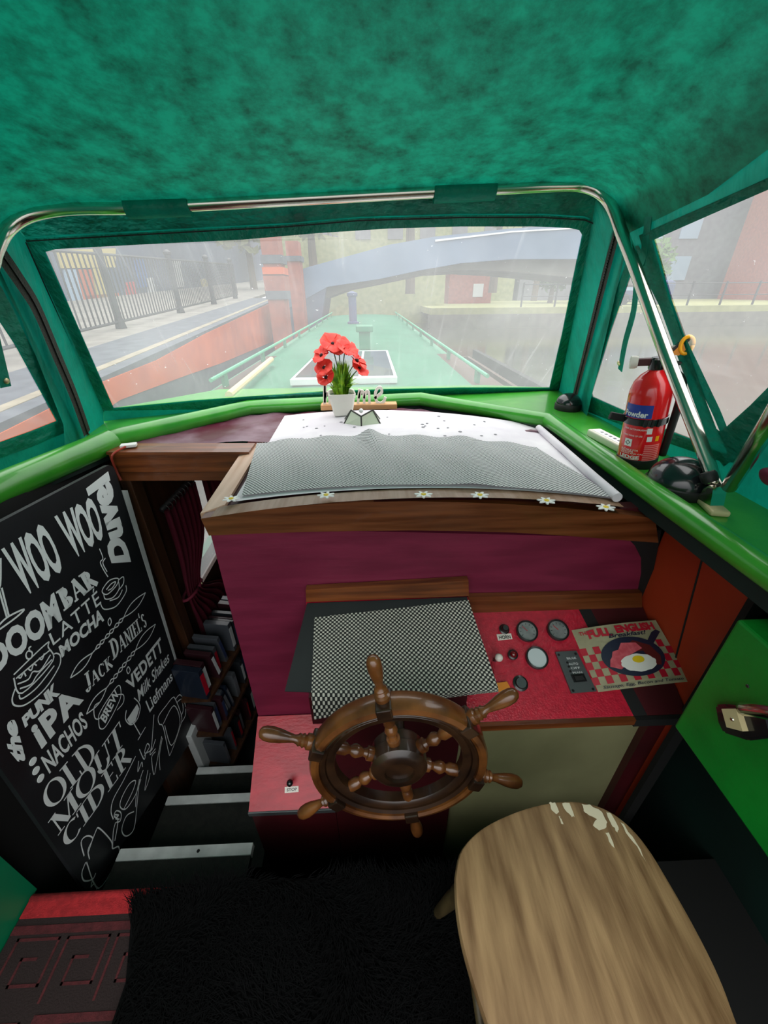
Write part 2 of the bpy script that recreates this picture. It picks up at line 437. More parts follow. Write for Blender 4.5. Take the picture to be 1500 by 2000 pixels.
# rounded coaming rail around the opening
cz = 1.062; cr = .040
def rail(name, pts, r=cr, squash=1):
    return struct(MB().tube(pts, r, 16).make(name, 'green', smooth='auto'))
rail('trim_2', [V(.775, -1.5, cz), V(.775, 1.64, cz), V(.262, 2.045, cz + .004), V(-.60, 1.965, cz - .004), V(-1.02, 1.52, cz - .012)], [.023, .030, .034, .036, .042])
rail('trim_3', [V(-1.02, 1.50, cz - .01), V(-1.105, 1.12, cz - .012), V(-1.13, .85, cz - .012), V(-1.13, -1.5, cz - .012)], .046)
# inside face of the coaming, below the rail
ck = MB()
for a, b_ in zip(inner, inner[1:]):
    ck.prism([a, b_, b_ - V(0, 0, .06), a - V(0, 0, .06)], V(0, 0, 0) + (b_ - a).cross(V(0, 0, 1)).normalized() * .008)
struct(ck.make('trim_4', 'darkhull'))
# starboard side panel beside the console, painted orange red
hp_ = MB(); hp_.span((.885, .66, -.85), (.90, .97, 1.03))
struct(hp_.make('wall_starboard_panel', 'orange'))
struct(MB().span((.87, .645, -.85), (.905, .662, 1.03)).make('trim_5', 'black'))
struct(MB().tube([V(.884, .72, .40), V(.884, .84, 1.02)], .0025, 6).make('trim_6', 'black'))

# ------------------------------------------------------------------ fabric hood
HN = V(0, 1, -.8); HP = V(0, .87, 1.1)
def hoop(px, py, off=0.0): return onp(px, py, HP, HN) + HN.normalized() * off
hoop_px = [(1383, 905), (1300, 690), (1240, 522), (1216, 460), (1198, 410), (1176, 380), (1145, 365), (1100, 362), (975, 368), (850, 374),
           (700, 382), (500, 393), (370, 400), (250, 406), (150, 407), (90, 413), (45, 426), (12, 452), (-8, 492), (-30, 552)]
hoop_pts = [V(.872, .872, 1.115)] + [hoop(*p) for p in hoop_px] + [V(-1.16, 1.03, 1.29), V(-1.20, .88, 1.115)]
# front wall: a centre panel with the big window and a wing on each side up to the zips
CN = V(-.12, 1, .8)
def front_y(x, z):                      # bottom edge follows the deck rail, top edge follows the hoop
    k = (z - 1.06) / .74
    yb = 2.15 + .10 * x if x > -.3 else 2.12 + .38 * (x + .3)
    return yb * (1 - k) + 1.47 * k
def fc(px, py):
    y = 1.9
    for _ in range(14):
        p = at(px, py, y=y); y = .5 * y + .5 * front_y(p.x, p.z)
    return at(px, py, y=y)
def psheet(name, m, f, outer, holes=(), parent=None, off=V(0, 0, 0), structure=False):
    cu = bpy.data.curves.new(name, 'CURVE'); cu.dimensions = '2D'; cu.fill_mode = 'BOTH'
    for loop in [outer] + list(holes):
        sp = cu.splines.new('POLY'); sp.points.add(len(loop) - 1); sp.use_cyclic_u = True
        for q, p in zip(sp.points, loop): q.co = (p[0] * .01, p[1] * .01, 0, 1)
    ob = bpy.data.objects.new('tmp', cu); COL.objects.link(ob)
    dg = bpy.context.evaluated_depsgraph_get(); me = bpy.data.meshes.new_from_object(ob.evaluated_get(dg))
    bpy.data.objects.remove(ob); bpy.data.curves.remove(cu)
    b = bmesh.new(); b.from_mesh(me)
    for _ in range(2): bmesh.ops.subdivide_edges(b, edges=b.edges[:], cuts=1, use_grid_fill=True)
    for q in b.verts: q.co = f(q.co.x * 100, q.co.y * 100) + off
    b.to_mesh(me); b.free(); me.name = name; me.materials.clear()
    o = link(name, me, m, parent)
    for p in me.polygons: p.use_smooth = True
    if structure: o['kind'] = 'structure'
    return o
FO = CN.normalized()
cTL, cTR, cBR, cBL = (48, 455), (1168, 420), (1095, 800), (205, 835)
win_px = [(88, 490), (110, 484), (300, 474), (470, 466), (620, 453), (760, 444), (900, 440), (1040, 440), (1110, 443), (1130, 447), (1137, 458),
          (1120, 540), (1098, 650), (1073, 757), (900, 757), (760, 760), (640, 764), (520, 772), (380, 782), (222, 797)]
hem_px = [(50, 464), (300, 450), (560, 436), (700, 424), (900, 418), (1060, 418), (1140, 423), (1166, 432), (1140, 560), (1092, 762), (1096, 790), (205, 800), (195, 812)]
front_out = [(30, 395), (250, 388), (500, 376), (750, 364), (980, 350), (1130, 345), (1180, 362), (1172, 420), (1095, 762), (1098, 830), (205, 875), (202, 800), (46, 462), (20, 430)]
wf = psheet('wall_front', 'wallcloth', fc, front_out, [win_px], structure=True)
psheet('window_hem', 'hem', fc, hem_px, [win_px], wf, FO * -.006)
M['hoopshade'] = fabric('hoop_shade_fabric', '#0c8a74', '#07584a', .07, scale=9, bump=.8, bscale=20, bstretch=(1, 1, 2))  # darker, denser cloth stands in for shade and folds just below the hoop
psheet('hoop_shade_band', 'hoopshade', fc, [(30, 396), (250, 389), (500, 377), (750, 365), (980, 351), (1130, 346), (1178, 363), (1166, 430), (1140, 421), (1060, 416), (900, 416), (700, 422), (560, 434), (300, 448), (50, 460), (24, 432)], [], wf, FO * -.004)
for seam in ([(52, 468), (196, 796)], [(1162, 434), (1090, 758)], [(52, 466), (300, 452), (560, 438), (700, 426), (900, 420), (1060, 420), (1140, 425), (1162, 434)]):
    MB().ribbon([fc(*p) for p in seam], .004, FO, -.012).make('seam', 'black', wf)
psheet('window_1', 'vinyl', fc, win_px, [], None, FO * .003, True)
# wings
ZBr, ZBl = at(1128, 795, z=1.05), at(168, 855, z=1.05)
def plane3(a, b_, c): return a, (b_ - a).cross(c - a).normalized()
wlP, wlN = plane3(fc(202, 800), fc(46, 462), ZBl)
wlf = lambda px, py: onp(px, py, wlP, wlN)
wingl = sheet('wall_front_left', 'wallcloth', wlP, wlN, [wlf(*p) for p in [(46, 462), (20, 430), (-30, 470), (-50, 500), (-15, 520), (40, 620), (124, 830), (128, 895), (205, 890), (202, 800)]], structure=True)
def facing(n, p): return n if n.dot(CAM - p) > 0 else -n
def zipper(px_pts, f, n, par, wd, lift=.005, name='zip'):
    pts = cat_rom([f(*p) for p in px_pts], 5); nn = facing(n, pts[0])
    z = MB().ribbon(pts, wd, nn, lift).make(name, 'zip', par)
    t = MB()
    L = pts
    for i in range(len(L) - 1):
        for k in range(5):
            p = L[i].lerp(L[i + 1], k / 5); d = (L[i + 1] - L[i]).normalized()
            sd = nn.cross(d)
            t.box(p + nn * (lift + .002), (.006, .006, .004), Matrix((d, sd, nn)).transposed())
    t.make('zip_teeth', 'black_rubber', z)
    return z
zipper([(158, 846), (130, 770), (95, 690), (55, 600), (20, 545), (-12, 500)], wlf, wlN, wingl, .06, .022)
MB().tube([wlf(163, 846), wlf(172, 848), wlf(180, 852)], .004, 6).make('zip_pull', 'lead', wingl)
# starboard wall of the hood: plane through zip foot, rear deck edge and hoop corner
pr_c = hoop(1216, 460, .03) + V(.04, 0, 0)
prP, prN = plane3(ZBr, V(1.02, .70, 1.05), pr_c)
pr = lambda px, py: onp(px, py, prP, prN)
pu = (V(1.02, .70, 1.05) - ZBr).normalized(); pw = prN.cross(pu)
if pw.z < 0: pw = -pw
wr1 = [(1278, 468), (1300, 458), (1400, 414), (1520, 362), (1620, 318), (1700, 500), (1560, 700), (1470, 790), (1412, 842), (1404, 836), (1360, 720), (1310, 580)]
wr2 = [(1243, 505), (1252, 512), (1262, 540), (1300, 615), (1350, 718), (1395, 808), (1426, 884), (1415, 882), (1300, 838), (1158, 775), (1156, 768), (1195, 640)]
def prz(y, z):   # point of the wall plane at given y and z
    d = prN; x = (prP.dot(d) - d.y * y - d.z * z) / d.x; return V(x, y, z)
RTZ = 2.02
r_out = [pr(1158, 850), pr(1146, 790), pr(1233, 440), pr(1212, 400), prz(.6, RTZ - .06), prz(-.4, RTZ + .0), prz(-.4, 1.03)]
wall_r = sheet('wall_right', 'wallcloth', prP, prN, r_out, [[pr(*p) for p in wr1], [pr(*p) for p in wr2]], structure=True)
nr = facing(prN, prP)
wq = [fc(1082, 800) + FO * .006, at(1146, 814, z=1.05), pr(1235, 436), fc(1163, 372) + FO * .006]
m = MB(); gw = [[m.b.verts.new(bil(wq, i / 4, j / 12)) for j in range(13)] for i in range(5)]
for i in range(4):
    for j in range(12): m.b.faces.new((gw[i][j], gw[i + 1][j], gw[i + 1][j + 1], gw[i][j + 1]))
wingr = struct(m.make('wall_front_right', 'wallcloth', smooth=True))
wrN = (wq[1] - wq[0]).cross(wq[3] - wq[0]).normalized()
zipper([(.62, .02), (.64, .25), (.67, .5), (.70, .75), (.74, .97)], lambda u, v: bil(wq, u, v), wrN, wingr, .05)
hemr1 = [(1252, 458), (1300, 436), (1400, 392), (1520, 338), (1650, 285), (1740, 500), (1600, 760), (1500, 850), (1418, 910), (1395, 880), (1340, 730), (1290, 590)]
hemr2 = [(1236, 480), (1250, 478), (1285, 545), (1320, 612), (1368, 712), (1410, 800), (1452, 905), (1410, 900), (1300, 862), (1140, 800), (1140, 775), (1180, 640)]
s_ = 1 if nr.dot(prN) > 0 else -1
sheet('window_hem', 'hem', prP, prN, [pr(*p) for p in hemr1], [[pr(*p) for p in wr1]], parent=wall_r, off=.006 * s_)
sheet('window_hem', 'hem', prP, prN, [pr(*p) for p in hemr2], [[pr(*p) for p in wr2]], parent=wall_r, off=.004 * s_)
MB().ribbon([pr(1255, 462), pr(1300, 440), pr(1400, 396), pr(1500, 350)], .003, nr, .008).make('seam', 'hem', wall_r)
struct(sheet('window_2', 'vinyl', prP, prN, [pr(*p) for p in wr1], off=-.003 * s_))
struct(sheet('window_3', 'vinyl', prP, prN, [pr(*p) for p in wr2], off=-.003 * s_))
# port wall
pl_c = hoop(-30, 500, .03)
plP, plN = plane3(ZBl, V(-1.33, .30, 1.05), pl_c)
pl = lambda px, py: onp(px, py, plP, plN)
def plz(y, z): x = (plP.dot(plN) - plN.y * y - plN.z * z) / plN.x; return V(x, y, z)
wl1 = [(-60, 560), (-5, 622), (30, 675), (110, 822), (60, 842), (-60, 885), (-160, 920), (-200, 700)]
l_out = [pl(156, 890), pl(146, 838), pl(-4, 520), pl(-34, 480), plz(.6, RTZ - .06), plz(-.4, RTZ + .0), plz(-.4, 1.03)]
wall_l = sheet('wall_left', 'wallcloth', plP, plN, l_out, [[pl(*p) for p in wl1]], structure=True)
nl = facing(plN, plP); s2_ = 1 if nl.dot(plN) > 0 else -1
seml = [(-60, 500), (0, 560), (60, 680), (140, 838), (60, 872), (-60, 915), (-180, 955), (-240, 700)]
sheet('window_hem', 'hem', plP, plN, [pl(*p) for p in seml], [[pl(*p) for p in wl1]], parent=wall_l, off=.005 * s2_)
struct(sheet('window_5', 'vinyl', plP, plN, [pl(*p) for p in wl1], off=-.003 * s2_))
# ceiling: lofted from the hoop backwards
def arc_rear(i, n, y, zt, xr, xl):
    t = i / (n - 1); x = xr + (xl - xr) * t
    e = abs(2 * t - 1)
    return V(x, y, zt - .30 * max(0, e - .80) ** 1.2 * 1.7 - .05 * e ** 2)
fr = [hoop(*p, .035) for p in [(1233, 440), (1218, 415), (1196, 378), (1170, 358), (1130, 346), (1050, 347), (975, 352), (850, 358), (700, 367), (500, 379), (370, 387), (250, 391), (150, 392), (80, 398), (35, 412), (0, 438), (-22, 480), (-30, 500)]]
n = len(fr)
rings = [fr]
for k, yy in enumerate((1.05, .8, .5, .2, -.05, -.35)):
    zt = (1.88, 1.95, 2.0, 2.03, 2.04, 2.03)[k]
    a = prz(yy, zt - .13); b_ = plz(yy, zt - .13)
    row = []
    for i in range(n):
        t0 = (fr[i].x - fr[0].x) / (fr[-1].x - fr[0].x)
        x = a.x + (b_.x - a.x) * t0
        e = abs(2 * t0 - 1); f = max(0, (e - .7) / .3)
        row.append(V(x, yy, zt - .13 * f ** 2 - .02 * e))
    rings.append(row)
cb = MB().skin(rings, closed=False, cap=False)
bmesh.ops.subdivide_edges(cb.b, edges=cb.b.edges[:], cuts=2, use_grid_fill=True)
ceil = struct(cb.make('ceiling', 'canopy', smooth=True))

# ------------------------------------------------------------------ stainless hoop frame
hf = empty('hood_frame', (.875, .865, Z0), 'polished stainless steel hood hoop bent across the ceiling and hinged to the right side deck', 'tube frame')
MB().tube(cat_rom(hoop_pts, 4), .0165, 14).make('hoop', 'steel', hf, smooth=True)
rh0 = V(.885, .84, 1.125); rh1 = at(1508, 818, y=.66)
MB().tube([rh0, rh1, rh0 + (rh1 - rh0) * 3.2], .0165, 14).make('rear_hoop', 'steel', hf, smooth=True)
hinge = V(.875, .865, Z0)
MB().box(hinge + V(.0, -.015, .008), (.045, .085, .016), Matrix.Rotation(-.25, 3, 'Z'), .006).make('foot_plate', 'beige', hf)
br = MB(); br.prism([hinge + V(-.018, -.012 + a, .016 + b_) for a, b_ in [(-.014, 0), (.03, 0), (.024, .03), (.012, .046), (0, .046), (-.006, .03)]], (.036, 0, 0))
br.make('bracket', 'steel', hf)
MB().lathe(hinge + V(-.022, -.008, .05), (1, 0, 0), [(.008, 0), (.008, .008), (.005, .008), (.005, .045)], 10).make('bolt', 'lead', hf)
MB().lathe(V(.862, .876, 1.128), V(-.3, .5, .8), [(.017, -.006), (.019, 0), (.019, .014), (.016, .02)], 12).make('tube_cap', 'black_rubber', hf, smooth='auto')
MB().box(V(.882, .872, 1.115), (.012, .03, .034), Matrix.Rotation(.5, 3, 'X'), .004).make('swivel', 'steel', hf)
# fabric sleeves that hold the hoop to the hood
def sleeve(pa, pb):
    a = hoop(*pa); b_ = hoop(*pb)
    m = MB(); d = b_ - a
    rr = []
    for k in range(9):
        p = a + d * (k / 8); up = HN.normalized()
        rr.append([p + up * (math.cos(t) * .026 + .004) + V(0, .62, .78) * math.sin(t) * .026 for t in [2 * PI * j / 12 for j in range(12)]])
    m.skin(rr); return m.make('hoop_sleeve', 'sleeve', ceil, smooth='auto')
sleeve((247, 404), (370, 399)); sleeve((848, 374), (968, 368))

# hanging straps with press studs
def strap(pts, nrm, wd, label, studs):
    o = empty('fastening_strap', pts[0], label, 'strap', 'hood fastening straps')
    c = cat_rom(pts, 6); m = MB(); m.strip(c, wd, nrm, .0025, .004)
    m.make('webbing', 'sleeve', o)
    for p in studs: MB().lathe(p + nrm * .006, nrm, [(.009, 0), (.009, .003), (.006, .005), (.003, .0055)], 14).make('press_stud', 'brass', o, smooth='auto')
    return o
strap([pr(1277, 372), pr(1270, 430), pr(1262, 490), pr(1255, 512)], nr, .028, 'dark green webbing strap standing upright beside the hoop above the side windows', [pr(1274, 385)])
strap([pr(1246, 560), pr(1240, 610), pr(1224, 668), pr(1214, 722)], nr, .024, 'green webbing strap dangling across the small triangular side window', [pr(1213, 708)])
strap([pl(-20, 640), pl(-8, 690), pl(8, 755)], nl, .034, 'green strap end hanging over the left side window at the frame edge', [pl(8, 743)])

# ================================================================== HELM BULKHEAD AND HATCH TABLE
def tz(x): return 1.066 - .052 * ((x - .13) / .62) ** 2      # crown of the hatch top
def tab(px, py, dz=0.0):
    z = 1.06
    for _ in range(5): p = at(px, py, z=z + dz); z = tz(p.x)
    return at(px, py, z=z + dz)
YB = .95
bh = empty('helm_bulkhead', (.15, YB, 0), 'maroon painted bulkhead under the flat hatch top, edged with a bowed varnished wood rail', 'bulkhead')
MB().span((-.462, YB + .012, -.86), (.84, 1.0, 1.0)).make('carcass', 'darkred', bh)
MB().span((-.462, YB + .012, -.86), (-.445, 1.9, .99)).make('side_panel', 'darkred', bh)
pp = [(408, 1030), (505, 1400), (640, 1400), (920, 1400), (920, 1172), (1228, 1164), (1246, 1150), (1252, 1120), (1252, 1090), (1240, 1066), (1225, 1050)]
MB().prism([at(*p, y=YB) for p in pp], (0, .014, 0)).make('front_panel', 'maroon', bh)
MB().prism([at(*p, y=YB + .004) for p in [(1200, 1040), (1292, 1035), (1262, 1190), (910, 1190), (910, 1100), (1200, 1100)]], (0, .012, 0)).make('back_board', 'black', bh)
rt = [(392, 1006), (500, 990), (600, 980), (700, 974), (800, 972), (900, 974), (1000, 978), (1100, 985), (1200, 995), (1280, 1006)]
rb = [(1286, 1060), (1200, 1054), (1100, 1046), (1000, 1040), (900, 1037), (800, 1036), (700, 1037), (600, 1039), (500, 1042), (408, 1046)]
MB().prism([at(*p, y=YB - .02) for p in [(a, b_ + 7) for a, b_ in rt] + rb], (0, .035, 0)).make('front_rail', 'woodrail', bh)
# hatch top: crowned board with wooden border at the front and left
def tsheet(x0, x1, y0, y1, lift, th, nx=14, ny=3):
    m = MB()
    xs = [x0 + (x1 - x0) * i / nx for i in range(nx + 1)]
    tp = [[m.b.verts.new((x, y0 + (y1 - y0) * j / ny, tz(x) + lift)) for j in range(ny + 1)] for x in xs]
    for i in range(nx):
        for j in range(ny): m.b.faces.new((tp[i][j], tp[i + 1][j], tp[i + 1][j + 1], tp[i][j + 1]))
    bmesh.ops.solidify(m.b, geom=m.b.faces[:], thickness=th)
    return m
tsheet(-.462, .70, YB - .02, 1.72, -.006, .03).make('table_top', 'darkred', bh)
tsheet(-.44, .70, YB - .022, .985, .002, .008).make('front_border', 'woodtop', bh)
MB().prism([tab(391, 1003, .004), tab(440, 985, .004), tab(530, 838, .004), tab(498, 843, .004)], (0, 0, -.022)).make('left_border', 'woodtop', bh)
# wine coloured cloth lying on the shelf behind the hatch, creased
m = MB()
gx = 26; gy = 8
ol = [[None] * (gy + 1) for _ in range(gx + 1)]
for i in range(gx + 1):
    for j in range(gy + 1):
        u = i / gx; v = j / gy
        a = V(-.98, 1.50, 0).lerp(V(.74, 1.58, 0), u); b_ = V(-.62, 1.94, 0).lerp(V(.26, 2.0, 0), u)
        p = a.lerp(b_, v); p.z = 1.030 + .006 * math.sin(u * 31 + v * 9) * math.sin(v * 7 + u * 5)
        ol[i][j] = m.b.verts.new(p)
for i in range(gx):
    for j in range(gy): m.b.faces.new((ol[i][j], ol[i + 1][j], ol[i + 1][j + 1], ol[i][j + 1]))
bmesh.ops.solidify(m.b, geom=m.b.faces[:], thickness=.03)
o = m.make('shelf_cloth', mat('shelf_cloth', '#b08a9c', .35, col2='#7a2c48', scale=5, lo=.42, hi=.6, coat=.3), smooth='auto')
tag(o, 'shiny wine and silver cloth spread under the flower pot against the green front rail', 'cloth')
# printed white paper on the hatch top, rolled at its right edge
pap = empty('printed_paper', tab(780, 845), 'white printed paper half under the grey mesh mat, its right edge rolled up', 'paper')
def tpoly(pts, lift): return [tab(px, py, lift) for px, py in pts]
def tgrid(c4, lift, nx, ny, wob=0.0):
    m = MB(); q = [tab(*p, lift) for p in c4]; vs = []
    for i in range(nx + 1):
        row = []
        for j in range(ny + 1):
            p = bil(q, i / nx, j / ny); p.z = tz(p.x) + lift + (wob(i / nx, j / ny) if wob else 0); row.append(m.b.verts.new(p))
        vs.append(row)
    for i in range(nx):
        for j in range(ny): m.b.faces.new((vs[i][j], vs[i + 1][j], vs[i + 1][j + 1], vs[i][j + 1]))
    return m
g = tgrid([(455, 980), (1200, 975), (1052, 832), (556, 812)], .006, 16, 6); g.make('sheet', 'paper', pap)
MB().tube([tab(1052, 836, .018), tab(1100, 878, .018), tab(1160, 932, .018), tab(1206, 972, .018)], .014, 14).make('rolled_edge', 'paper', pap, smooth='auto')
pq = [tab(560, 862, .008), tab(1030, 868, .008), tab(1020, 832, .008), tab(575, 816, .008)]
def pfn(u0, u1, v0, v1): return lambda u, v: bil(pq, u0 + (u1 - u0) * u, v0 + (v1 - v0) * v)
for i in range(26):
    u = random.random(); v = random.random()
    p = bil(pq, u, v); p.z = tz(p.x) + .0075
    MB().lathe(p, (0, 0, 1), [(.004 + .004 * random.random(), 0), (.004, .0006)], 7).make('printed_mark', 'print', pap)
for (u, v, s, tx) in ((.05, .78, .11, 'OFFERS'), (.56, .62, .14, 'HAPPY'), (.14, .45, .2, 'congratulate'), (.82, .6, .14, 'carving')):
    text_on('printed_word', 'print', tx, pfn(u, u + s, v, v + .10), pap)
for (u, v) in ((.66, .55), (.29, .18), (.92, .18), (.33, .16)):
    p = bil(pq, u, v)
    m = MB()
    for k in range(3): m.ribbon([p + V(.01 * math.cos(a + k) * (1 + k * .7), .018 * math.sin(a), 0) for a in [q * .5 for q in range(11)]], .002, V(0, 0, 1), .001)
    m.make('printed_flourish', 'print', pap)
# grey anti-slip mesh laid over the hatch top
def wob(u, v): return .004 * math.sin(u * 40) * math.sin(v * 5) + .022 * math.exp(-((u - .42) / .03) ** 2) * v ** 3 + .006 * math.exp(-((u - .62 - .12 * v) / .05) ** 2)
g = tgrid([(472, 968), (1200, 972), (1048, 872), (502, 865)], .012, 60, 12, wob)
M['meshgrey'] = weave('grey_mesh', 560, '#2c2e30', '#dadcdc', .1, thr=-.05)
qs = [tab(470, 978), tab(1205, 985)]
tag(g.make('mesh_mat', 'meshgrey', smooth=True, uv=(V(0, 0, 0), V(1, 0, 0), V(0, 1, 0))), 'grey woven anti-slip mesh mat covering the flat hatch top in front of the flowers', 'mat')
# paper flowers along the front rail
for k, (px, py) in enumerate([(452, 975), (637, 968), (827, 967), (937, 968), (1067, 979), (1183, 992)]):
    p = tab(px, py, .014)
    lab = ['cut paper daisy at the left corner of the hatch rail', 'cut paper daisy second from the left along the hatch rail', 'cut paper daisy on the middle of the hatch rail, left of the next close one',
           'cut paper daisy just right of the middle of the hatch rail', 'cut paper daisy second from the right along the hatch rail', 'cut paper daisy at the right end of the hatch rail below the rolled paper'][k]
    o = empty('paper_daisy', p, lab, 'paper flower', 'paper daisies along the hatch rail')
    r0 = random.random()
    m = MB(); m.prism([p + V(math.cos(a) * r * 1.25, math.sin(a) * r, 0) for a, r in [(r0 + 2 * PI * j / 42, .0145 + .0055 * math.cos(7 * 2 * PI * j / 42)) for j in range(42)]], (0, 0, .003))
    m.make('petals', 'white', o)
    MB().lathe(p + V(0, 0, .003), (0, 0, 1), [(.007, 0), (.007, .001), (.004, .0022)], 12).make('flower_centre', 'yolk', o)

# ------------------------------------------------------------------ flower pot, sign, light
pb = tab(662, 808); pb = V(-.128, 1.79, tz(-.128) + .008)
pot = empty('flower_pot', pb, 'square white ceramic pot of red artificial poppies on the shelf below the windscreen', 'potted flowers')
def sq(c, w_, z, r=.25, n=6):
    out = []
    for cx_, cy_, a0 in ((1, 1, 0), (-1, 1, 1), (-1, -1, 2), (1, -1, 3)):
        for k in range(n):
            a = (a0 + k / (n - 1)) * PI / 2
            out.append(V(c.x + w_ * (cx_ * (1 - r) + r * math.cos(a)), c.y + w_ * (cy_ * (1 - r) + r * math.sin(a)), c.z + z))
    return out
Rz = lambda pts, c, a: [c + Matrix.Rotation(a, 3, 'Z') @ (p - c) for p in pts]
prof = [(.036, 0), (.041, .003), (.052, .058), (.055, .078), (.058, .081), (.060, .098), (.057, .100), (.053, .098), (.050, .08)]
MB().skin([Rz(sq(pb, a, z), pb, .12) for a, z in prof]).make('pot', 'ceramic', pot, smooth='auto')
MB().skin([Rz(sq(pb, .050, z), pb, .12) for z in (.078, .084)]).make('soil', 'stem', pot)
pc = pb + V(0, 0, .085)
fl = [(-.03, .0, .27, .056, .2, -.6), (.035, -.01, .245, .052, .5, -.4), (-.085, -.02, .215, .044, -.5, -.5), (-.075, -.04, .155, .042, -.3, -.8), (.085, -.01, .185, .050, .7, -.2),
      (.095, -.02, .145, .046, .8, -.5), (-.07, -.035, .105, .042, -.4, -.9), (.0, .0, .255, .05, 0, -.7)]
for i, (dx, dy, h, r, tx_, ty_) in enumerate(fl):
    dx, dy, h, r = dx * .85, dy * .85, h * .78, r * 1.02
    c = pc + V(dx, dy, h); ax = V(tx_, ty_, .75).normalized(); u = ax.orthogonal().normalized(); v = ax.cross(u)
    f = None
    pts = cat_rom([pc + V(dx * .15, dy * .15, 0), pc + V(dx * .35, dy * .3, h * .5), c - ax * .012], 5)
    st = MB().tube(pts, .0022, 6).make('flower_stem', 'stem', pot)
    fm = MB()
    for k in range(5):
        a0 = k * 2 * PI / 5 + i; rows = []
        for a_ in range(6):
            row = []
            for b2 in range(5):
                s = b2 / 4; q = (a_ / 5 - .5) * 1.75 * (0.35 + .65 * math.sin(min(1, s * 1.1) * PI / 2))
                rad = r * s * (1 - .10 * abs(a_ - 2.5) / 2.5); cup = .35 * r * s * s - .18 * r * (s > .8) + .10 * r * math.sin(a_ * 2.3 + k)*s
                row.append(c + (u * math.cos(a0 + q) + v * math.sin(a0 + q)) * rad + ax * (cup + .002 * k))
            rows.append(row)
        fm.skin(rows, closed=False, cap=False)
    fm.make('poppy_bloom', 'petal', pot, smooth=True)
    MB().sphere(c + ax * .004, .0085, 10, 6).make('poppy_heart', 'petalheart', pot, smooth=True)
lf = MB()
for k in range(220):
    a = random.uniform(0, 2 * PI); h = random.uniform(.04, .15); sp = random.uniform(.01, .10) * (1.15 - h / .22)
    b0 = pc + V(math.cos(a) * .03 * random.random(), math.sin(a) * .03 * random.random(), 0)
    tip = pc + V(math.cos(a) * sp, math.sin(a) * sp, h); mid = b0.lerp(tip, .5) + V(0, 0, .02)
    sd = V(-math.sin(a + .6), math.cos(a + .6), .1).normalized() * random.uniform(.004, .008)
    lf.skin([[b0 - sd * .5, b0 + sd * .5], [mid - sd, mid + sd], [tip - sd * .05, tip + sd * .05]], closed=False, cap=False)
tag(lf.make('foliage', 'leaf', pot), kind='stuff')
# word sign "home" on a wooden base
sb_ = tab(690, 800); sb = V(-.055, 1.90, tz(0) - .004)
sg = empty('word_sign', sb, 'small wooden block carrying cut-out script letters, half hidden behind the flower pot', 'sign')
MB().box(sb + V(0, 0, .013), (.365, .055, .026), None, .003).make('base', 'palewood', sg)
def letter(name, strokes, ox, sc):
    m = MB()
    for s in strokes:
        pts = cat_rom([sb + V(ox + x * sc, 0, .026 + z * sc) for x, z in s], 5)
        rr = []
        m.strip(pts, .0125, V(0, -1, 0), .014)
    return m.make(name, 'silver', sg)
letter('letter_h', [[(0, 0), (.05, .6), (.1, 1.25), (.18, 1.3), (.12, .9), (.05, .1)], [(.07, .4), (.2, .62), (.3, .5), (.3, 0)]], -.165, .085)
letter('letter_o', [[(.2, .65), (.02, .5), (.0, .2), (.15, 0), (.35, .1), (.4, .4), (.2, .65)]], -.10, .085)
letter('letter_m', [[(0, 0), (.06, .4), (.12, .8)], [(.08, .3), (.2, .66), (.33, .6), (.36, 0)], [(.37, .3), (.5, .66), (.63, .6), (.66, 0)]], -.005, .085)
letter('letter_e', [[(.0, .3), (.2, .42), (.42, .62), (.36, .86), (.18, .82), (.05, .5), (.12, .12), (.32, 0), (.52, .1), (.62, .34)]], .075, .085)
# faceted glass light
gb = tab(708, 838); gl = empty('solar_wall_light', gb, 'small faceted glass lamp with dark leaded edges lying before the flower pot', 'lamp')
bp_ = [tab(670, 829), tab(706, 835), tab(744, 829), tab(748, 822), tab(672, 822)]
tp_ = [tab(688, 829) + V(0, 0, .062), tab(707, 831) + V(0, -.0, .048), tab(727, 829) + V(0, 0, .062)]
B0, B1, B2 = tab(671, 830), tab(706, 835), tab(744, 830); B3 = B2 + V(.0, .075, 0); B4 = B0 + V(0, .075, 0)
T0 = B0.lerp(B1, .45) + V(0, .035, .058); T1 = B1 + V(0, .012, .043); T2 = B2.lerp(B1, .40) + V(0, .035, .058)
M['frost'] = mat('frosted_glass', '#c8d0b8', .25, coat=.5)
for q in ((B0, B1, T1, T0), (B1, B2, T2, T1), (B2, B3, T2), (B0, T0, B4)):
    MB().face(q).make('pane', 'frost', gl)
le = MB()
for a, b_ in ((B0, B1), (B1, B2), (B2, B3), (B0, T0), (B1, T1), (B2, T2), (T0, T1), (T1, T2), (B3, T2), (B0, B4), (B4, T0), (B3, B4)): le.tube([a, b_], .0032, 6)
le.make('lead_frame', 'lead', gl)
MB().sphere(T1 + V(0.0, .03, .016), .0095, 12, 8).make('bulb', 'white', gl, smooth=True)

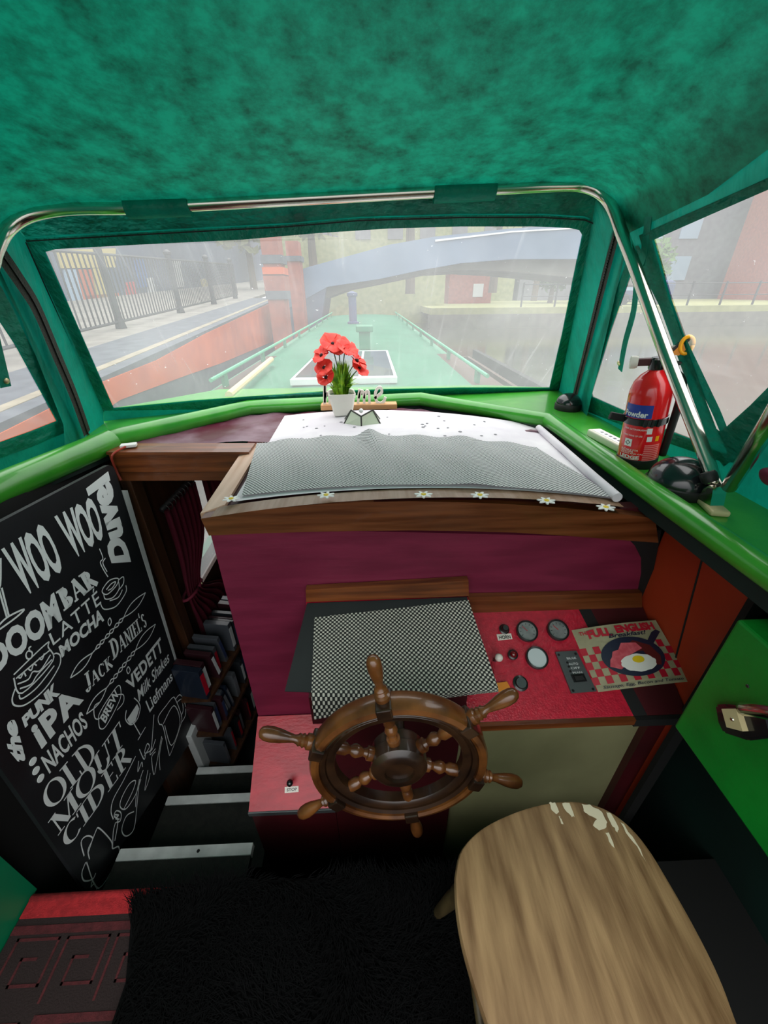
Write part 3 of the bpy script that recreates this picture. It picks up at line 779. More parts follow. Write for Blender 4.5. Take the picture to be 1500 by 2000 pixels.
# ------------------------------------------------------------------ hatch doorway on the left
hd = empty('hatch_doorway', (-.75, 1.5, 0), 'varnished wooden lintel and post framing the dark companionway beside the chalk board', 'door frame')
yl = 1.42
lint = [at(228, 893, y=yl), at(500, 856, y=yl), at(470, 905, y=yl), at(236, 948, y=yl)]
lint = [V(-.99, yl, 1.03), V(-.464, yl, 1.02), V(-.464, yl, .91), V(-.99, yl, .92)]
MB().prism(lint, (0, .07, 0)).make('lintel', 'wood', hd)
MB().prism([V(-.99, yl - .004, .955), V(-.464, yl - .004, .945), V(-.464, yl - .004, .91), V(-.99, yl - .004, .92)], (0, .01, 0)).make('lintel_moulding', 'woodrail', hd)
MB().prism([V(-.99, yl - .01, 1.03), V(-.464, yl - .01, 1.02), V(-.464, yl + .09, 1.02), V(-.99, yl + .09, 1.03)], (0, 0, .01)).make('lintel_cap', 'wood', hd)
MB().span((-.988, yl, -.86), (-.945, yl + .07, .92), .003).make('post', 'darkwood', hd)
MB().box(V(-.93, yl + .04, 1.048), (.055, .03, .012), Matrix.Rotation(.3, 3, 'Z'), .003).make('switch_block', 'white', hd)
tag(MB().tube(cat_rom([V(-.93, yl + .02, 1.05), V(-.965, yl - .02, 1.03), V(-.975, yl - .012, .97), V(-.965, yl - .02, .93)], 5), .004, 8).make('red_cable', 'cable_red'), 'thin red cable dropping past the left end of the wooden lintel', 'cable')

# curtains, rod and cabin books
cr_ = empty('curtain_rail', (-.955, 2.1, .82), 'dark curtain rail with rings over the small cabin window', 'curtain rail')
MB().tube([V(-.93, 1.53, .725), V(-.93, 2.6, .725)], .011, 10).make('rod', 'black_rubber', cr_, smooth=True)
for k in range(9):
    yy = 1.56 + k * .035
    MB().tube([V(-.93 + .018 * math.cos(a), yy, .722 + .02 * math.sin(a) - .008) for a in [2 * PI * j / 12 for j in range(13)]], .0025, 5).make('curtain_ring', 'lead', cr_)
def curtain(y0, y1, yt, ztie, zb, lab, lean):
    o = empty('curtain', (-.93, (y0 + y1) / 2, zb), lab, 'curtain', 'cabin window curtains')
    nu = 60; rows = []
    for k in range(25):
        t = k / 24; z = .71 + (zb - .71) * t
        g = math.exp(-((z - ztie) / .16) ** 2)
        a = y0 + (yt - .075 - y0) * g; b_ = y1 + (yt + .075 - y1) * g
        if z < ztie: a -= abs(lean) * .3 * (ztie - z); b_ += lean * (ztie - z)
        rows.append([V(-.93 + .022 * math.sin(u * 2 * PI * 7 / nu) * (1 - .5 * g) + .012 * g, a + (b_ - a) * u / nu, z) for u in range(nu + 1)])
    m = MB().skin(rows, closed=False, cap=False); bmesh.ops.solidify(m.b, geom=m.b.faces[:], thickness=.003)
    m.make('cloth', 'curtain', o, smooth=True)
    MB().tube([V(-.93 + .035 * math.cos(a), yt + .085 * math.sin(a), ztie + .012 * math.cos(a)) for a in [2 * PI * j / 14 for j in range(15)]], .008, 6).make('tie_back', 'curtain', o, smooth=True)
    MB().sphere(V(-.892, yt + .03, ztie + .012), .006, 8, 6).make('tie_stud', 'brass', o)
curtain(1.545, 1.89, 1.57, .24, -.115, 'gathered maroon curtain tied back on the near side of the cabin window', .28)
curtain(1.97, 2.45, 2.22, .14, -.115, 'second maroon curtain hanging beyond the bright gap of the cabin window', -.15)
sh = empty('book_shelf', (-.9, 2.0, -.87), 'dark wooden shelf unit of disc cases along the cabin side below the curtains', 'shelf')
ZS = (-.13, -.41, -.69)
def shx(y): return -.80 + (y - 1.25) * .17
for z in ZS: MB().prism([V(-.935, 1.205, z), V(shx(1.205) + .01, 1.205, z), V(shx(3.0) + .01, 3.0, z), V(-.935, 3.0, z)], (0, 0, -.018)).make('shelf_board', 'darkwood', sh)
cc = [mat('case_%s' % c, c, .35, coat=.3) for c in ('#2c3034', '#1a1e22', '#484c52', '#1a2230', '#341a20', '#565a5e')]
case0 = None
names = ['near end', 'second', 'third', 'fourth', 'fifth', 'sixth', 'seventh', 'eighth', 'ninth', 'tenth']
for r, z in enumerate(ZS):
    yy = 1.23; k = 0
    while yy < 2.05:
        wd = random.choice((.016, .022, .03)); h = random.choice((.19, .19, .175)); 
        p = V(shx(yy) - .075 + random.uniform(-.012, .008), yy, z + .001)
        cs = MB().box(V(0, 0, h / 2), (.135, wd, h), None, .002).make('disc_case', random.choice(cc))
        sp = MB().span((.0675, -wd / 2 + .002, .03), (.0685, wd / 2 - .002, h - .03)).make('spine_label', random.choice(('bldgrey', 'whitepaint', 'facenavy', 'signred')), cs)
        cs.location = p; cs.rotation_euler = (random.choice((0, 0, 0, .12)), 0, -.17 + random.uniform(-.03, .03))
        tag(cs, 'disc case or book standing on the %s dark shelf below the maroon curtains' % ('top', 'middle', 'bottom')[r], 'disc case', 'disc cases on the %s cabin shelf' % ('top', 'middle', 'bottom')[r])
        yy += wd + random.choice((.004, .012, .05)); k += 1

# ------------------------------------------------------------------ steps down into the cabin
for k, (z, y0, y1, lab) in enumerate(((-.2, .665, .49, 'uppermost dark companionway step with the widest white nosing strip'), (-.4, .925, .66, 'middle dark companionway step with a white nosing strip'), (-.6, 1.15, .92, 'lowest dark companionway step, its white strip nearest the cabin floor'))):
    o = empty('stair_step', (-.7, (y0 + y1) / 2, z), lab, 'step', 'steps down into the cabin')
    MB().span((-.945, y1, z - .03), (-.468, y0 - .038, z)).make('tread', 'tread', o)
    MB().span((-.945, y0 - (.036, .034, .034)[k], z - .03), (-.468, y0, z + .002), .002).make('nosing_strip', 'nosing', o)
    MB().span((-.945, y1, z - .2), (-.468, y1 + .012, z - .032)).make('riser', 'black', o)
    if k == 0: MB().lathe(V(-.66, y0 - .018, z + .002), (0, 0, 1), [(.006, 0), (.004, .001)], 8).make('screw', 'black', o)
tag(MB().span((-.965, 1.17, -.86), (-.93, 1.32, -.36), .004).make('stair_stringer', 'whitepaint'), 'white painted board end showing below the lower corner of the chalk board', 'board')

# ================================================================== CHALK MENU BOARD
BO = V(-.971, .544, -.15); BT = V(.030, .998, -.058).normalized(); BS = V(.017, .058, .998).normalized(); BN = BT.cross(BS).normalized()
if BN.x < 0: BN = -BN
def bts(t, s): return BO + BT * t + BS * s
def bp2(px, py): return onp(px, py, BO, BN)
mb_ = empty('menu_board', bts(.36, -.26), 'tall black chalk menu board leaning along the left side, covered in white lettering and sketches', 'chalkboard')
out = [bts(-.006, -.03), bts(.724, -.265), bts(.724, 1.19)]
for k in range(6):
    a = k / 5 * PI / 2; out.append(bts(.694 + .03 * math.cos(a), 1.19 + .03 * math.sin(a)))
out += [bts(-.006, 1.22)]
MB().prism(out, -BN * .014).make('panel', 'blackpaint', mb_)
MB().prism([bts(.728, .13), bts(.738, .12), bts(.757, 1.10), bts(.727, 1.11)], -BN * .02).make('edge_strip', 'whitepaint', mb_)
LIFT = .0016
def word(body, BL, BR, TR, TL, bold=.0, shear=0, space=1.0, glyphs=None, squat=0):
    q = [bp2(*p) + BN * LIFT for p in (BL, BR, TR, TL)]
    if squat: q[2] = q[2].lerp(q[1], squat); q[3] = q[3].lerp(q[0], squat)
    return text_on('lettering', 'chalk', body, lambda u, v: bil(q, u, v), mb_, bold, shear, space, glyphs)
# a serif face drawn from thick and thin strokes
def serif(body, thick=.17, thin=.06, gap=.10):
    W = dict(O=.78, L=.56, D=.74, M=.9, U=.72, T=.66, C=.68, I=.24, E=.56, R=.68, J=.46, A=.74, K=.72, N=.74, S=.54, B=.62)
    vs, fs = [], []
    def quad(*p):
        i = len(vs); vs.extend(p); fs.append(tuple(range(i, i + len(p))))
    def bar(x0, y0, x1, y1, wd):
        dx, dy = x1 - x0, y1 - y0; l = math.hypot(dx, dy); nx, ny = -dy / l * wd / 2, dx / l * wd / 2
        quad((x0 + nx, y0 + ny), (x1 + nx, y1 + ny), (x1 - nx, y1 - ny), (x0 - nx, y0 - ny))
    def stem(x, y0=0, y1=1, wd=thick, top=True, bot=True):
        quad((x - wd / 2, y0), (x + wd / 2, y0), (x + wd / 2, y1), (x - wd / 2, y1))
        for on, y in ((bot, y0 + thin / 2), (top, y1 - thin / 2)):
            if on: bar(x - wd * .5 - .10, y, x + wd * .5 + .10, y, thin)
    def arc(cx, cy, rx, ry, a0, a1, n=18):
        pr_ = None
        for i in range(n + 1):
            a = math.radians(a0 + (a1 - a0) * i / n); wd = thin + (thick - thin) * abs(math.cos(a))
            o_ = (cx + rx * math.cos(a), cy + ry * math.sin(a)); s_ = (cx + (rx - wd) * math.cos(a), cy + (ry - min(wd, thin * 1.3 + .03)) * math.sin(a))
            if pr_: quad(pr_[0], o_, s_, pr_[1])
            pr_ = (o_, s_)
    x = 0
    for ch in body:
        if ch == ' ': x += .35; continue
        if ch == "'":
            bar(x + .06, .98, x + .02, .72, .10); x += .16; continue
        small = ch.islower(); c = ch.upper(); w_ = W[c]; i0 = len(vs)
        if c == 'O': arc(w_ / 2, .5, w_ / 2, .52, 0, 360, 32)
        elif c == 'L': stem(.2); bar(.2, thin / 2, w_, thin / 2, thin); bar(w_ - .03, 0, w_ - .03, .25, thin)
        elif c == 'D': stem(.2); arc(.24, .5, w_ - .24, .5, -90, 90)
        elif c == 'M': stem(.14, wd=thin); stem(w_ - .16); bar(.16, .97, .46, .05, thick); bar(.46, .05, w_ - .2, .97, thin)
        elif c == 'U': stem(.18, .3, 1, bot=False); stem(w_ - .12, .3, 1, thin, bot=False); arc(w_ / 2 - .02, .34, w_ / 2 - .07, .36, 180, 360)
        elif c == 'T': stem(w_ / 2, top=False); bar(0, 1 - thin / 2, w_, 1 - thin / 2, thin); bar(.03, 1, .03, .74, thin); bar(w_ - .03, 1, w_ - .03, .74, thin)
        elif c == 'C': arc(w_ / 2 + .02, .5, w_ / 2, .52, 48, 312, 26); bar(w_ - .04, .95, w_ - .04, .70, thin)
        elif c == 'I': stem(w_ / 2)
        elif c == 'E': stem(.2); bar(.2, 1 - thin / 2, w_, 1 - thin / 2, thin); bar(.2, .52, w_ - .1, .52, thin); bar(.2, thin / 2, w_, thin / 2, thin); bar(w_ - .03, 1, w_ - .03, .78, thin); bar(w_ - .03, 0, w_ - .03, .24, thin)
        elif c == 'R': stem(.2); arc(.24, .74, .36, .26, -90, 90); bar(.34, .5, w_, 0, thick)
        elif c == 'J': stem(.3, .2, 1, bot=False); arc(.17, .16, .215, .24, 180, 360)
        elif c == 'A': bar(.08, 0, .37, 1, thin); bar(.37, 1, w_ - .08, 0, thick); bar(.2, .34, .54, .34, thin); bar(-.04, thin / 2, .2, thin / 2, thin); bar(w_ - .24, thin / 2, w_ + .04, thin / 2, thin)
        elif c == 'K': stem(.2); bar(.24, .42, w_ - .08, 1, thin); bar(.36, .56, w_, 0, thick); bar(w_ - .2, 1 - thin / 2, w_ + .02, 1 - thin / 2, thin)
        elif c == 'N': stem(.14, wd=thin); stem(w_ - .12, wd=thin); bar(.14, .98, w_ - .13, .02, thick)
        elif c == 'S': arc(.27, .74, .25, .27, 20, 270, 16); arc(.27, .25, .25, .27, -160, 90, 16)
        elif c == 'B': stem(.2); arc(.24, .75, .30, .25, -90, 90); arc(.24, .26, .38, .26, -90, 90)
        sc = .78 if small else 1
        for i in range(i0, len(vs)): vs[i] = (x + vs[i][0] * sc, vs[i][1] * sc)
        x += w_ * sc + gap
    x0 = min(a for a, _ in vs); x1 = max(a for a, _ in vs); y0 = min(b for _, b in vs); y1 = max(b for _, b in vs)
    return [((a - x0) / (x1 - x0), (b - y0) / (y1 - y0)) for a, b in vs], fs
word('WOO', (48, 1167), (127, 1112), (85, 1017), (0, 1072), .035, space=.9)
word('WOO', (145, 1093), (205, 1050), (181, 967), (104, 1008), .035, space=.9)
word('DOOM', (-14, 1322), (121, 1211), (104, 1156), (-36, 1272), .05)
word('BAR', (125, 1197), (194, 1141), (173, 1108), (107, 1155), glyphs=serif('BAR', .26, .09, .05))
word('LATTÉ', (103, 1261), (197, 1178), (186, 1146), (91, 1233), .004, space=1.15)
word('MOCHA', (120, 1285), (203, 1212), (197, 1185), (113, 1263), .04)
word("JACK", (168, 1356), (221, 1303), (212, 1274), (160, 1320), glyphs=serif('Jack', .2, .07, .05))
word("DANIEL'S", (220, 1291), (287, 1222), (277, 1190), (211, 1253), glyphs=serif("Daniel's", .2, .07, .05))
word('VEDETT', (255, 1350), (318, 1270), (312, 1244), (244, 1331), .035, space=1.1)
word('Milk Shakes', (271, 1371), (331, 1291), (327, 1270), (265, 1350), .012, .2)
word('Liefmans', (292, 1392), (337, 1327), (333, 1309), (283, 1370), .015)
word('PUNK', (48, 1422), (117, 1355), (106, 1331), (41, 1402), .055, space=.95)
word('iPA', (80, 1464), (163, 1367), (135, 1340), (56, 1420), .045, space=1.12)
word('NACHOS', (96, 1512), (172, 1418), (158, 1388), (78, 1480), .025)
word('OLD', (97, 1588), (192, 1478), (163, 1434), (71, 1543), glyphs=serif('OLD', .15, .045, -.02), squat=.16)
word('MOUT', (113, 1633), (244, 1450), (229, 1394), (86, 1598), glyphs=serif('MOUT', .15, .045, 0), squat=.22)
word('CIDER', (131, 1660), (258, 1484), (240, 1437), (113, 1624), glyphs=serif('CIDER', .15, .045, .03), squat=.2)
word('the', (52, 1493), (29, 1404), (2, 1412), (19, 1482), .06)
word('Duvel', (258, 1106), (211, 920), (164, 946), (217, 1100), .065, -.15)
word('BREW', (205, 1413), (233, 1354), (223, 1345), (194, 1402), .03)
def dot(px, py, r):
    p = bp2(px, py); MB().prism([p + BT * r * math.cos(a) + BS * r * math.sin(a) for a in [2 * PI * j / 14 for j in range(14)]], BN * LIFT).make('lettering', 'chalk', mb_)
for p in ((64, 1487), (70, 1505), (79, 1520)): dot(p[0], p[1], .011)
def draw(name, lines, wd=.0045, fills=()):
    m = MB()
    for L in lines:
        cl = L[0] == L[-1] and len(L) > 3
        pts = [bp2(*p) for p in (L[:-1] if cl else L)]
        m.ribbon(cat_rom(pts, 5, cl), wd, BN, LIFT, cl)
    for f in fills: m.face([bp2(*p) + BN * LIFT * .8 for p in f])
    return m.make(name, 'chalk', mb_)
def z5(*p): return [(a * .3, 1150 + b * .3) for a, b in p]       # points read off an enlarged view
def z3(*p): return [(a / 3, 850 + b / 3) for a, b in p]
draw('cake_sketch', [z5((85, 560), (300, 355), (310, 380), (340, 470), (140, 680), (85, 580)), z5((100, 585), (200, 500), (320, 400)), z5((110, 620), (180, 590), (210, 540), (260, 530), (325, 430)),
     z5((125, 650), (200, 620), (240, 560), (335, 460)), z5((95, 650), (75, 720), (95, 760), (170, 750), (290, 650), (380, 510), (390, 440), (365, 420), (340, 430)), z5((120, 690), (140, 715), (240, 640), (350, 500)),
     z5((165, 430), (180, 405), (205, 415), (200, 450), (175, 455), (165, 430)), z5((190, 405), (185, 385), (200, 375)), z5((110, 570), (130, 580), (150, 545), (165, 570)), z5((180, 520), (200, 530), (215, 490), (235, 500)), z5((250, 450), (270, 460), (285, 420))], .0042)
draw('coffee_cup_sketch', [z3((600, 900), (640, 850), (690, 840), (680, 880), (630, 930), (600, 925), (600, 900)), z3((620, 905), (650, 870), (675, 860), (655, 895), (630, 910)), z3((605, 930), (615, 960), (660, 950), (695, 900), (690, 850)),
     z3((690, 850), (720, 830), (720, 870), (690, 910)), z3((585, 985), (610, 1020), (680, 1000), (735, 920), (735, 880)), z3((640, 970), (690, 950), (715, 905)), z3((580, 665), (600, 720), (585, 745), (605, 790), (630, 830)), z3((615, 720), (600, 750), (625, 800))], .0042)
draw('cocktail_sketch', [[(-4, 1150), (12, 1205)], [(2, 1148), (16, 1203)], [(-8, 1226), (14, 1205), (46, 1190), (30, 1206), (-6, 1232)], [(-30, 1120), (-3, 1150), (0, 1090)]], .005)
def chain(pts): 
    L = [z5(*pts)]
    return L
def braid(A, B, wave):
    l1, l2 = [], []
    for i in range(25):
        t = i / 24; x = A[0] + (B[0] - A[0]) * t; y = A[1] + (B[1] - A[1]) * t
        amp = (26 * math.sin(min(1, t * 3.4) * PI) if t < .3 else 26 * math.sin(min(1, (1 - t) * 3.4) * PI) if t > .7 else 13 * math.cos((t - .3) * 50))
        l1.append((x - amp * .6, y - amp * .6)); l2.append((x + amp * .6, y + amp * .6))
    return [z5(*l1), z5(*l2)]
draw('chain_sketch', braid((455, 580), (945, 25), 0) + [z5((700, 215), (712, 190), (722, 215), (710, 240), (700, 215))], .0042)
draw('chain_sketch', braid((560, 815), (1010, 230), 0) + [z5((822, 530), (832, 508), (845, 530), (832, 552), (822, 530))], .0042)
draw('barrel_sketch', [z5((640, 860), (650, 800), (740, 660), (775, 630), (785, 680), (770, 740), (690, 890), (650, 910), (640, 860)), z5((640, 740), (610, 770), (615, 840), (650, 840), (690, 760)), z5((760, 690), (800, 690), (800, 740), (760, 790))], .0035)
draw('wine_glass_sketch', [z5((820, 790), (815, 850), (850, 885), (890, 850), (910, 780), (900, 740), (870, 710)), z5((865, 870), (910, 950)), z5((895, 985), (945, 900))], .0042, [z5((825, 850), (845, 885), (880, 860), (905, 780), (890, 750))])
draw('beer_mug_sketch', [z5((1035, 880), (1030, 830), (1080, 760), (1120, 710), (1140, 720), (1180, 830), (1170, 900), (1110, 1070), (1095, 1060), (1060, 900), (1035, 880)), z5((1060, 880), (1130, 760), (1170, 870), (1115, 1020), (1070, 890)), z5((1140, 720), (1170, 690), (1200, 740), (1205, 820), (1180, 870)), z5((1150, 740), (1180, 720), (1190, 790), (1175, 830))], .0042)
draw('script_lettering', [z5((880, 1090), (800, 1250), (735, 1370), (720, 1450), (735, 1500)), z5((800, 1440), (860, 1320), (880, 1250), (840, 1270), (790, 1360), (780, 1420), (820, 1430), (880, 1340), (915, 1240)),
     z5((900, 1120), (895, 1190), (920, 1130), (925, 1160)), z5((905, 1045), (935, 1110), (945, 1080)), z5((935, 1090), (970, 1030), (955, 1010), (940, 1070), (985, 1050)), z5((1000, 820), (990, 960), (985, 1050), (1010, 980)), z5((985, 1020), (975, 1080), (1010, 1040)),
     z5((930, 1180), (905, 1260), (890, 1400), (870, 1560), (820, 1610), (790, 1570), (820, 1480), (870, 1450)), z5((960, 1180), (940, 1310), (965, 1250), (975, 1200)), z5((1010, 1060), (985, 1100), (1000, 1210), (1020, 1120), (1050, 960)), z5((1055, 970), (1035, 1090), (1040, 1180)), z5((880, 1420), (885, 1340), (905, 1240))], .0042)
draw('kettle_sketch', [z5((545, 1740), (525, 1650), (560, 1610), (600, 1625), (570, 1700), (580, 1760)), z5((570, 1720), (620, 1580), (645, 1560), (720, 1640), (730, 1690), (770, 1680), (760, 1760), (640, 1950), (560, 1780)), z5((555, 1780), (530, 1850), (545, 1900), (600, 1890), (620, 1850)),
     z5((600, 1890), (590, 1940), (610, 1920), (630, 1955)), z5((745, 1640), (765, 1510), (740, 1480), (755, 1445), (785, 1460), (780, 1510), (755, 1520)), z5((730, 1690), (735, 1580), (750, 1520)), z5((745, 1470), (770, 1475), (750, 1495), (775, 1500))], .0042)

# ================================================================== CONSOLE
con = empty('instrument_console', (.57, .8, .5), 'sloping red leatherette instrument board with dials right of the steering wheel', 'instrument panel')
CB = at(1030, 1195, y=.932); 
cxa, cxb = .255, .88
ca = V(0, .932, .642); cbm = V(0, .652, .498)
cd_ = (cbm - ca).normalized(); cn_ = V(1, 0, 0).cross(-cd_).normalized()
if cn_.z < 0: cn_ = -cn_
def cp(px, py, lift=0.0): return onp(px, py, ca + cn_ * lift, cn_)
MB().prism([V(cxa, ca.y, ca.z), V(cxa, cbm.y, cbm.z), V(cxb - .155, cbm.y, cbm.z), V(cxb - .155 - .06, ca.y, ca.z)], -cn_ * .016).make('red_board', 'leather', con)
MB().prism([V(cxb - .155 - .06, ca.y, ca.z), V(cxb - .155, cbm.y, cbm.z), V(cxb - .115, cbm.y, cbm.z), V(cxb - .175, ca.y, ca.z)], -cn_ * .02).make('black_strip', 'black', con)
MB().prism([V(cxb - .175, ca.y, ca.z), V(cxb - .115, cbm.y, cbm.z), V(cxb, cbm.y, cbm.z), V(cxb, ca.y, ca.z)], -cn_ * .018).make('end_board', 'darkred', con)
MB().prism([V(cxa, cbm.y - .001, cbm.z), V(cxa, cbm.y - .001, cbm.z - .022), V(cxb - .155, cbm.y - .001, cbm.z - .022), V(cxb - .155, cbm.y - .001, cbm.z)], (0, -.012, 0)).make('front_lip', 'wood', con)
MB().prism([V(cxb - .155, cbm.y - .001, cbm.z), V(cxb - .155, cbm.y - .001, cbm.z - .03), V(cxb, cbm.y - .001, cbm.z - .03), V(cxb, cbm.y - .001, cbm.z)], (0, -.012, 0)).make('front_lip', 'black', con)
MB().prism([at(915, 1166, y=.93), at(1254, 1158, y=.93), at(1254, 1190, y=.93), at(915, 1197, y=.93)], (0, .018, 0)).make('back_strip', 'woodrail', con)
MB().span((cxa, .715, -.86), (.885, .735, .46)).make('lower_panel', 'cream', con)
MB().span((.83, .69, -.86), (.885, .735, .46)).make('corner_post', 'darkred', con)
def gauge(px, py, r, face, lab=None, dig=True):
    c = cp(px, py)
    g_ = MB().lathe(c, cn_, [(r, 0), (r * 1.02, .006), (r, .013), (r * .88, .014), (r * .84, .009)], 32).make('gauge', 'bezel', con, smooth='auto')
    MB().lathe(c, cn_, [(r * .86, .004), (r * .86, .0095)], 32).make('dial_face', face, g_)
    if dig:
        m = MB(); u = V(1, 0, 0); v = -cd_
        for k in range(9):
            a = math.radians(215 - k * 31); m.box(c + cn_ * .0098 + (u * math.cos(a) + v * math.sin(a)) * r * .66, (r * .16, .0015, .0006), Matrix((u * math.cos(a) + v * math.sin(a), -u * math.sin(a) + v * math.cos(a), cn_)).transposed())
        m.make('dial_marks', 'bezel', g_)
        a = 2.3; MB().ribbon([c, c + (u * math.cos(a) + v * math.sin(a)) * r * .6], .002, cn_, .0108).make('needle', 'signred', g_)
    return g_
gauge(1028, 1234, .033, 'dial'); gauge(1088, 1232, .033, 'dial'); gauge(1047, 1286, .033, 'dialwhite', dig=False)
c = cp(984, 1230); MB().lathe(c, cn_, [(.015, 0), (.016, .006), (.012, .008), (.011, .02), (.008, .023)], 18).make('push_button', 'bezel', con, smooth='auto')
def cpoly(name, pts, m, lift, th): return MB().prism([cp(*p, lift) for p in pts], -cn_ * th).make(name, m, con)
np_ = cpoly('name_plate', [(970, 1239), (998, 1237), (1001, 1248), (973, 1251)], 'silver', .002, .0025)
qn = [cp(*p, .0028) for p in [(976, 1249), (998, 1247), (996, 1240), (974, 1242)]]
text_on('plate_lettering', 'bezel', 'HORN', lambda u, v: bil(qn, u, v), np_, .03)
c = cp(1000, 1280); w1 = MB().lathe(c, cn_, [(.015, 0), (.015, .012), (.012, .014)], 18).make('warning_light', 'bezel', con, smooth='auto'); MB().sphere(c + cn_ * .014, .0105, 14, 8).make('red_lens', 'redlens', w1, smooth=True)
c = cp(966, 1290); l1_ = MB().tube([c, c + cn_ * .03], .006, 8).make('toggle_lever', 'bezel', con); MB().sphere(c + cn_ * .036 + V(.004, 0, 0), .012, 14, 10).make('lever_knob', 'silver', l1_, smooth=True)
cpoly('lever_plate', [(960, 1292), (978, 1288), (988, 1313), (966, 1318)], 'leather', .004, .004)
c = cp(1016, 1335); k1 = MB().lathe(c, cn_, [(.022, 0), (.022, .004), (.016, .006), (.014, .012), (.008, .012), (.007, .008)], 24).make('ignition_switch', 'bezel', con, smooth='auto')
MB().lathe(c + cn_ * .006, cn_, [(.0145, 0), (.0145, .007), (.010, .007)], 24).make('switch_ring', 'panelgrey', k1, smooth='auto')
cpoly('amber_lens', [(962, 1335), (990, 1331), (998, 1345), (985, 1352), (960, 1350)], 'amber', .010, .010)
sw = cpoly('switch_panel', [(1085, 1273), (1126, 1271), (1166, 1350), (1117, 1354)], 'panelgrey', .008, .007)
for (px, py) in ((1091, 1279), (1124, 1277), (1158, 1346), (1119, 1349)): MB().lathe(cp(px, py, .008), cn_, [(.004, 0), (.004, .0015)], 8).make('panel_screw', 'bezel', sw)
for (px, py) in ((1108, 1294), (1111, 1302), (1114, 1311)): MB().lathe(cp(px, py, .008), cn_, [(.0035, 0), (.0035, .001)], 8).make('indicator_lamp', 'black', sw)
rk = MB().prism([cp(*p, .008) for p in [(1114, 1318), (1139, 1316), (1146, 1331), (1121, 1333)]], cn_ * .004).make('rocker_frame', 'bezel', sw)
MB().prism([cp(*p, .012) for p in [(1120, 1321), (1136, 1320), (1141, 1328), (1124, 1330)]], cn_ * .005).make('rocker', 'black_rubber', rk)
for k, y in enumerate((1283, 1294, 1302, 1311)):
    q = [cp(*p, .0085) for p in [(1112 + k * 4 - 4, y + 5), (1134 + k * 4 - 8, y + 4), (1132 + k * 4 - 8, y), (1110 + k * 4 - 4, y + 1)]]
    text_on('panel_lettering', 'whitepaint', ('BILGE', 'AUTO', 'OFF', 'MAN')[k], lambda u, v: bil(q, u, v), sw, .0)

# tin plate: full English breakfast
tin = empty('tin_sign', cp(1240, 1290, .02), 'curved tin plate printed with a pan of bacon and egg, reading The Full English Breakfast', 'sign')
tq = [cp(1166, 1352, .004), cp(1352, 1330, .055), cp(1282, 1210, .045), cp(1117, 1230, .006)]
tnrm = (tq[1] - tq[0]).cross(tq[3] - tq[0]).normalized()
if tnrm.z < 0: tnrm = -tnrm
def tf(u, v, l=0.0): return bil(tq, u, v) + tnrm * (.016 * math.sin(u * PI) + l - .006)
def tmesh(name, m, pts2, l, fine=True):
    b = bmesh.new(); f = b.faces.new([b.verts.new((u, v, 0)) for u, v in pts2])
    for k in range(1, 12):
        x = k / 12
        bmesh.ops.bisect_plane(b, geom=b.verts[:] + b.edges[:] + b.faces[:], plane_co=(x, 0, 0), plane_no=(1, 0, 0))
    for q in b.verts: q.co = tf(q.co.x, q.co.y, l)
    me = bpy.data.meshes.new(name); b.to_mesh(me); b.free()
    return link(name, me, m, tin)
pl_ = MB()
gr = [[pl_.b.verts.new(tf(i / 24, j / 6)) for j in range(7)] for i in range(25)]
for i in range(24):
    for j in range(6): pl_.b.faces.new((gr[i][j], gr[i + 1][j], gr[i + 1][j + 1], gr[i][j + 1]))
bmesh.ops.solidify(pl_.b, geom=pl_.b.faces[:], thickness=.0025)
pl_.make('plate', 'signcream', tin)
for i in range(14):
    for j in range(5):
        u0, v0 = i / 14, .10 + j * .115
        inpan = ((u0 + .036 - .53) / .34) ** 2 + ((v0 + .05 - .46) / .30) ** 2 < 1
        if (i + j) % 2 == 0 and not inpan and (v0 < .12 or i < 4 or i > 10):
            tmesh('check_square', 'signred', [(u0, v0), (u0 + 1 / 14, v0), (u0 + 1 / 14, v0 + .115), (u0, v0 + .115)], .0016)
ell = lambda cx, cy, rx, ry, n=40, j=0: [(cx + rx * math.cos(2 * PI * k / n) * (1 + j * math.sin(k * 2.1)), cy + ry * math.sin(2 * PI * k / n) * (1 + j * math.cos(k * 1.7))) for k in range(n)]
tmesh('pan_print', 'pan', ell(.53, .46, .34, .31), .0022)
tmesh('pan_handle_print', 'pan', [(.74, .64), (.80, .60), (.92, .74), (.97, .80), (.93, .84), (.86, .80)], .0022)
tmesh('sausage_print', 'sausage', [(.42, .58), (.60, .70), (.76, .60), (.82, .42), (.78, .28), (.70, .30), (.66, .52), (.5, .52)], .0026)
tmesh('bacon_print', 'bacon', [(.24, .34), (.34, .28), (.42, .34), (.50, .48), (.66, .56), (.62, .66), (.46, .68), (.40, .58), (.33, .56), (.30, .48), (.27, .44)], .0030)
tmesh('egg_print', 'eggwhite', ell(.55, .35, .19, .135, 30, .04), .0034)
tmesh('yolk_print', 'yolk', ell(.56, .40, .065, .055, 20), .0038)
def ttext(body, m, u0, u1, v0, v1, bold, shear=0, arch=0):
    def f(u, v):
        uu = u0 + (u1 - u0) * u; return tf(uu, v0 + (v1 - v0) * v + arch * (1 - (2 * u - 1) ** 2), .0032)
    return text_on('sign_lettering', m, body, f, tin, bold, shear)
ttext('THE', 'signred', .06, .17, .88, .94, .03)
ttext('FULL', 'signred', .15, .42, .80, .94, .06, 0, .02)
ttext('ENGLISH', 'signred', .47, .93, .84, .97, .06, 0, .0)
ttext('Breakfast!', 'pan', .36, .80, .775, .845, .02, .3)
ttext('Sausage, Egg, Bacon and Tomato', 'pan', .08, .93, .02, .075, .008, .3)

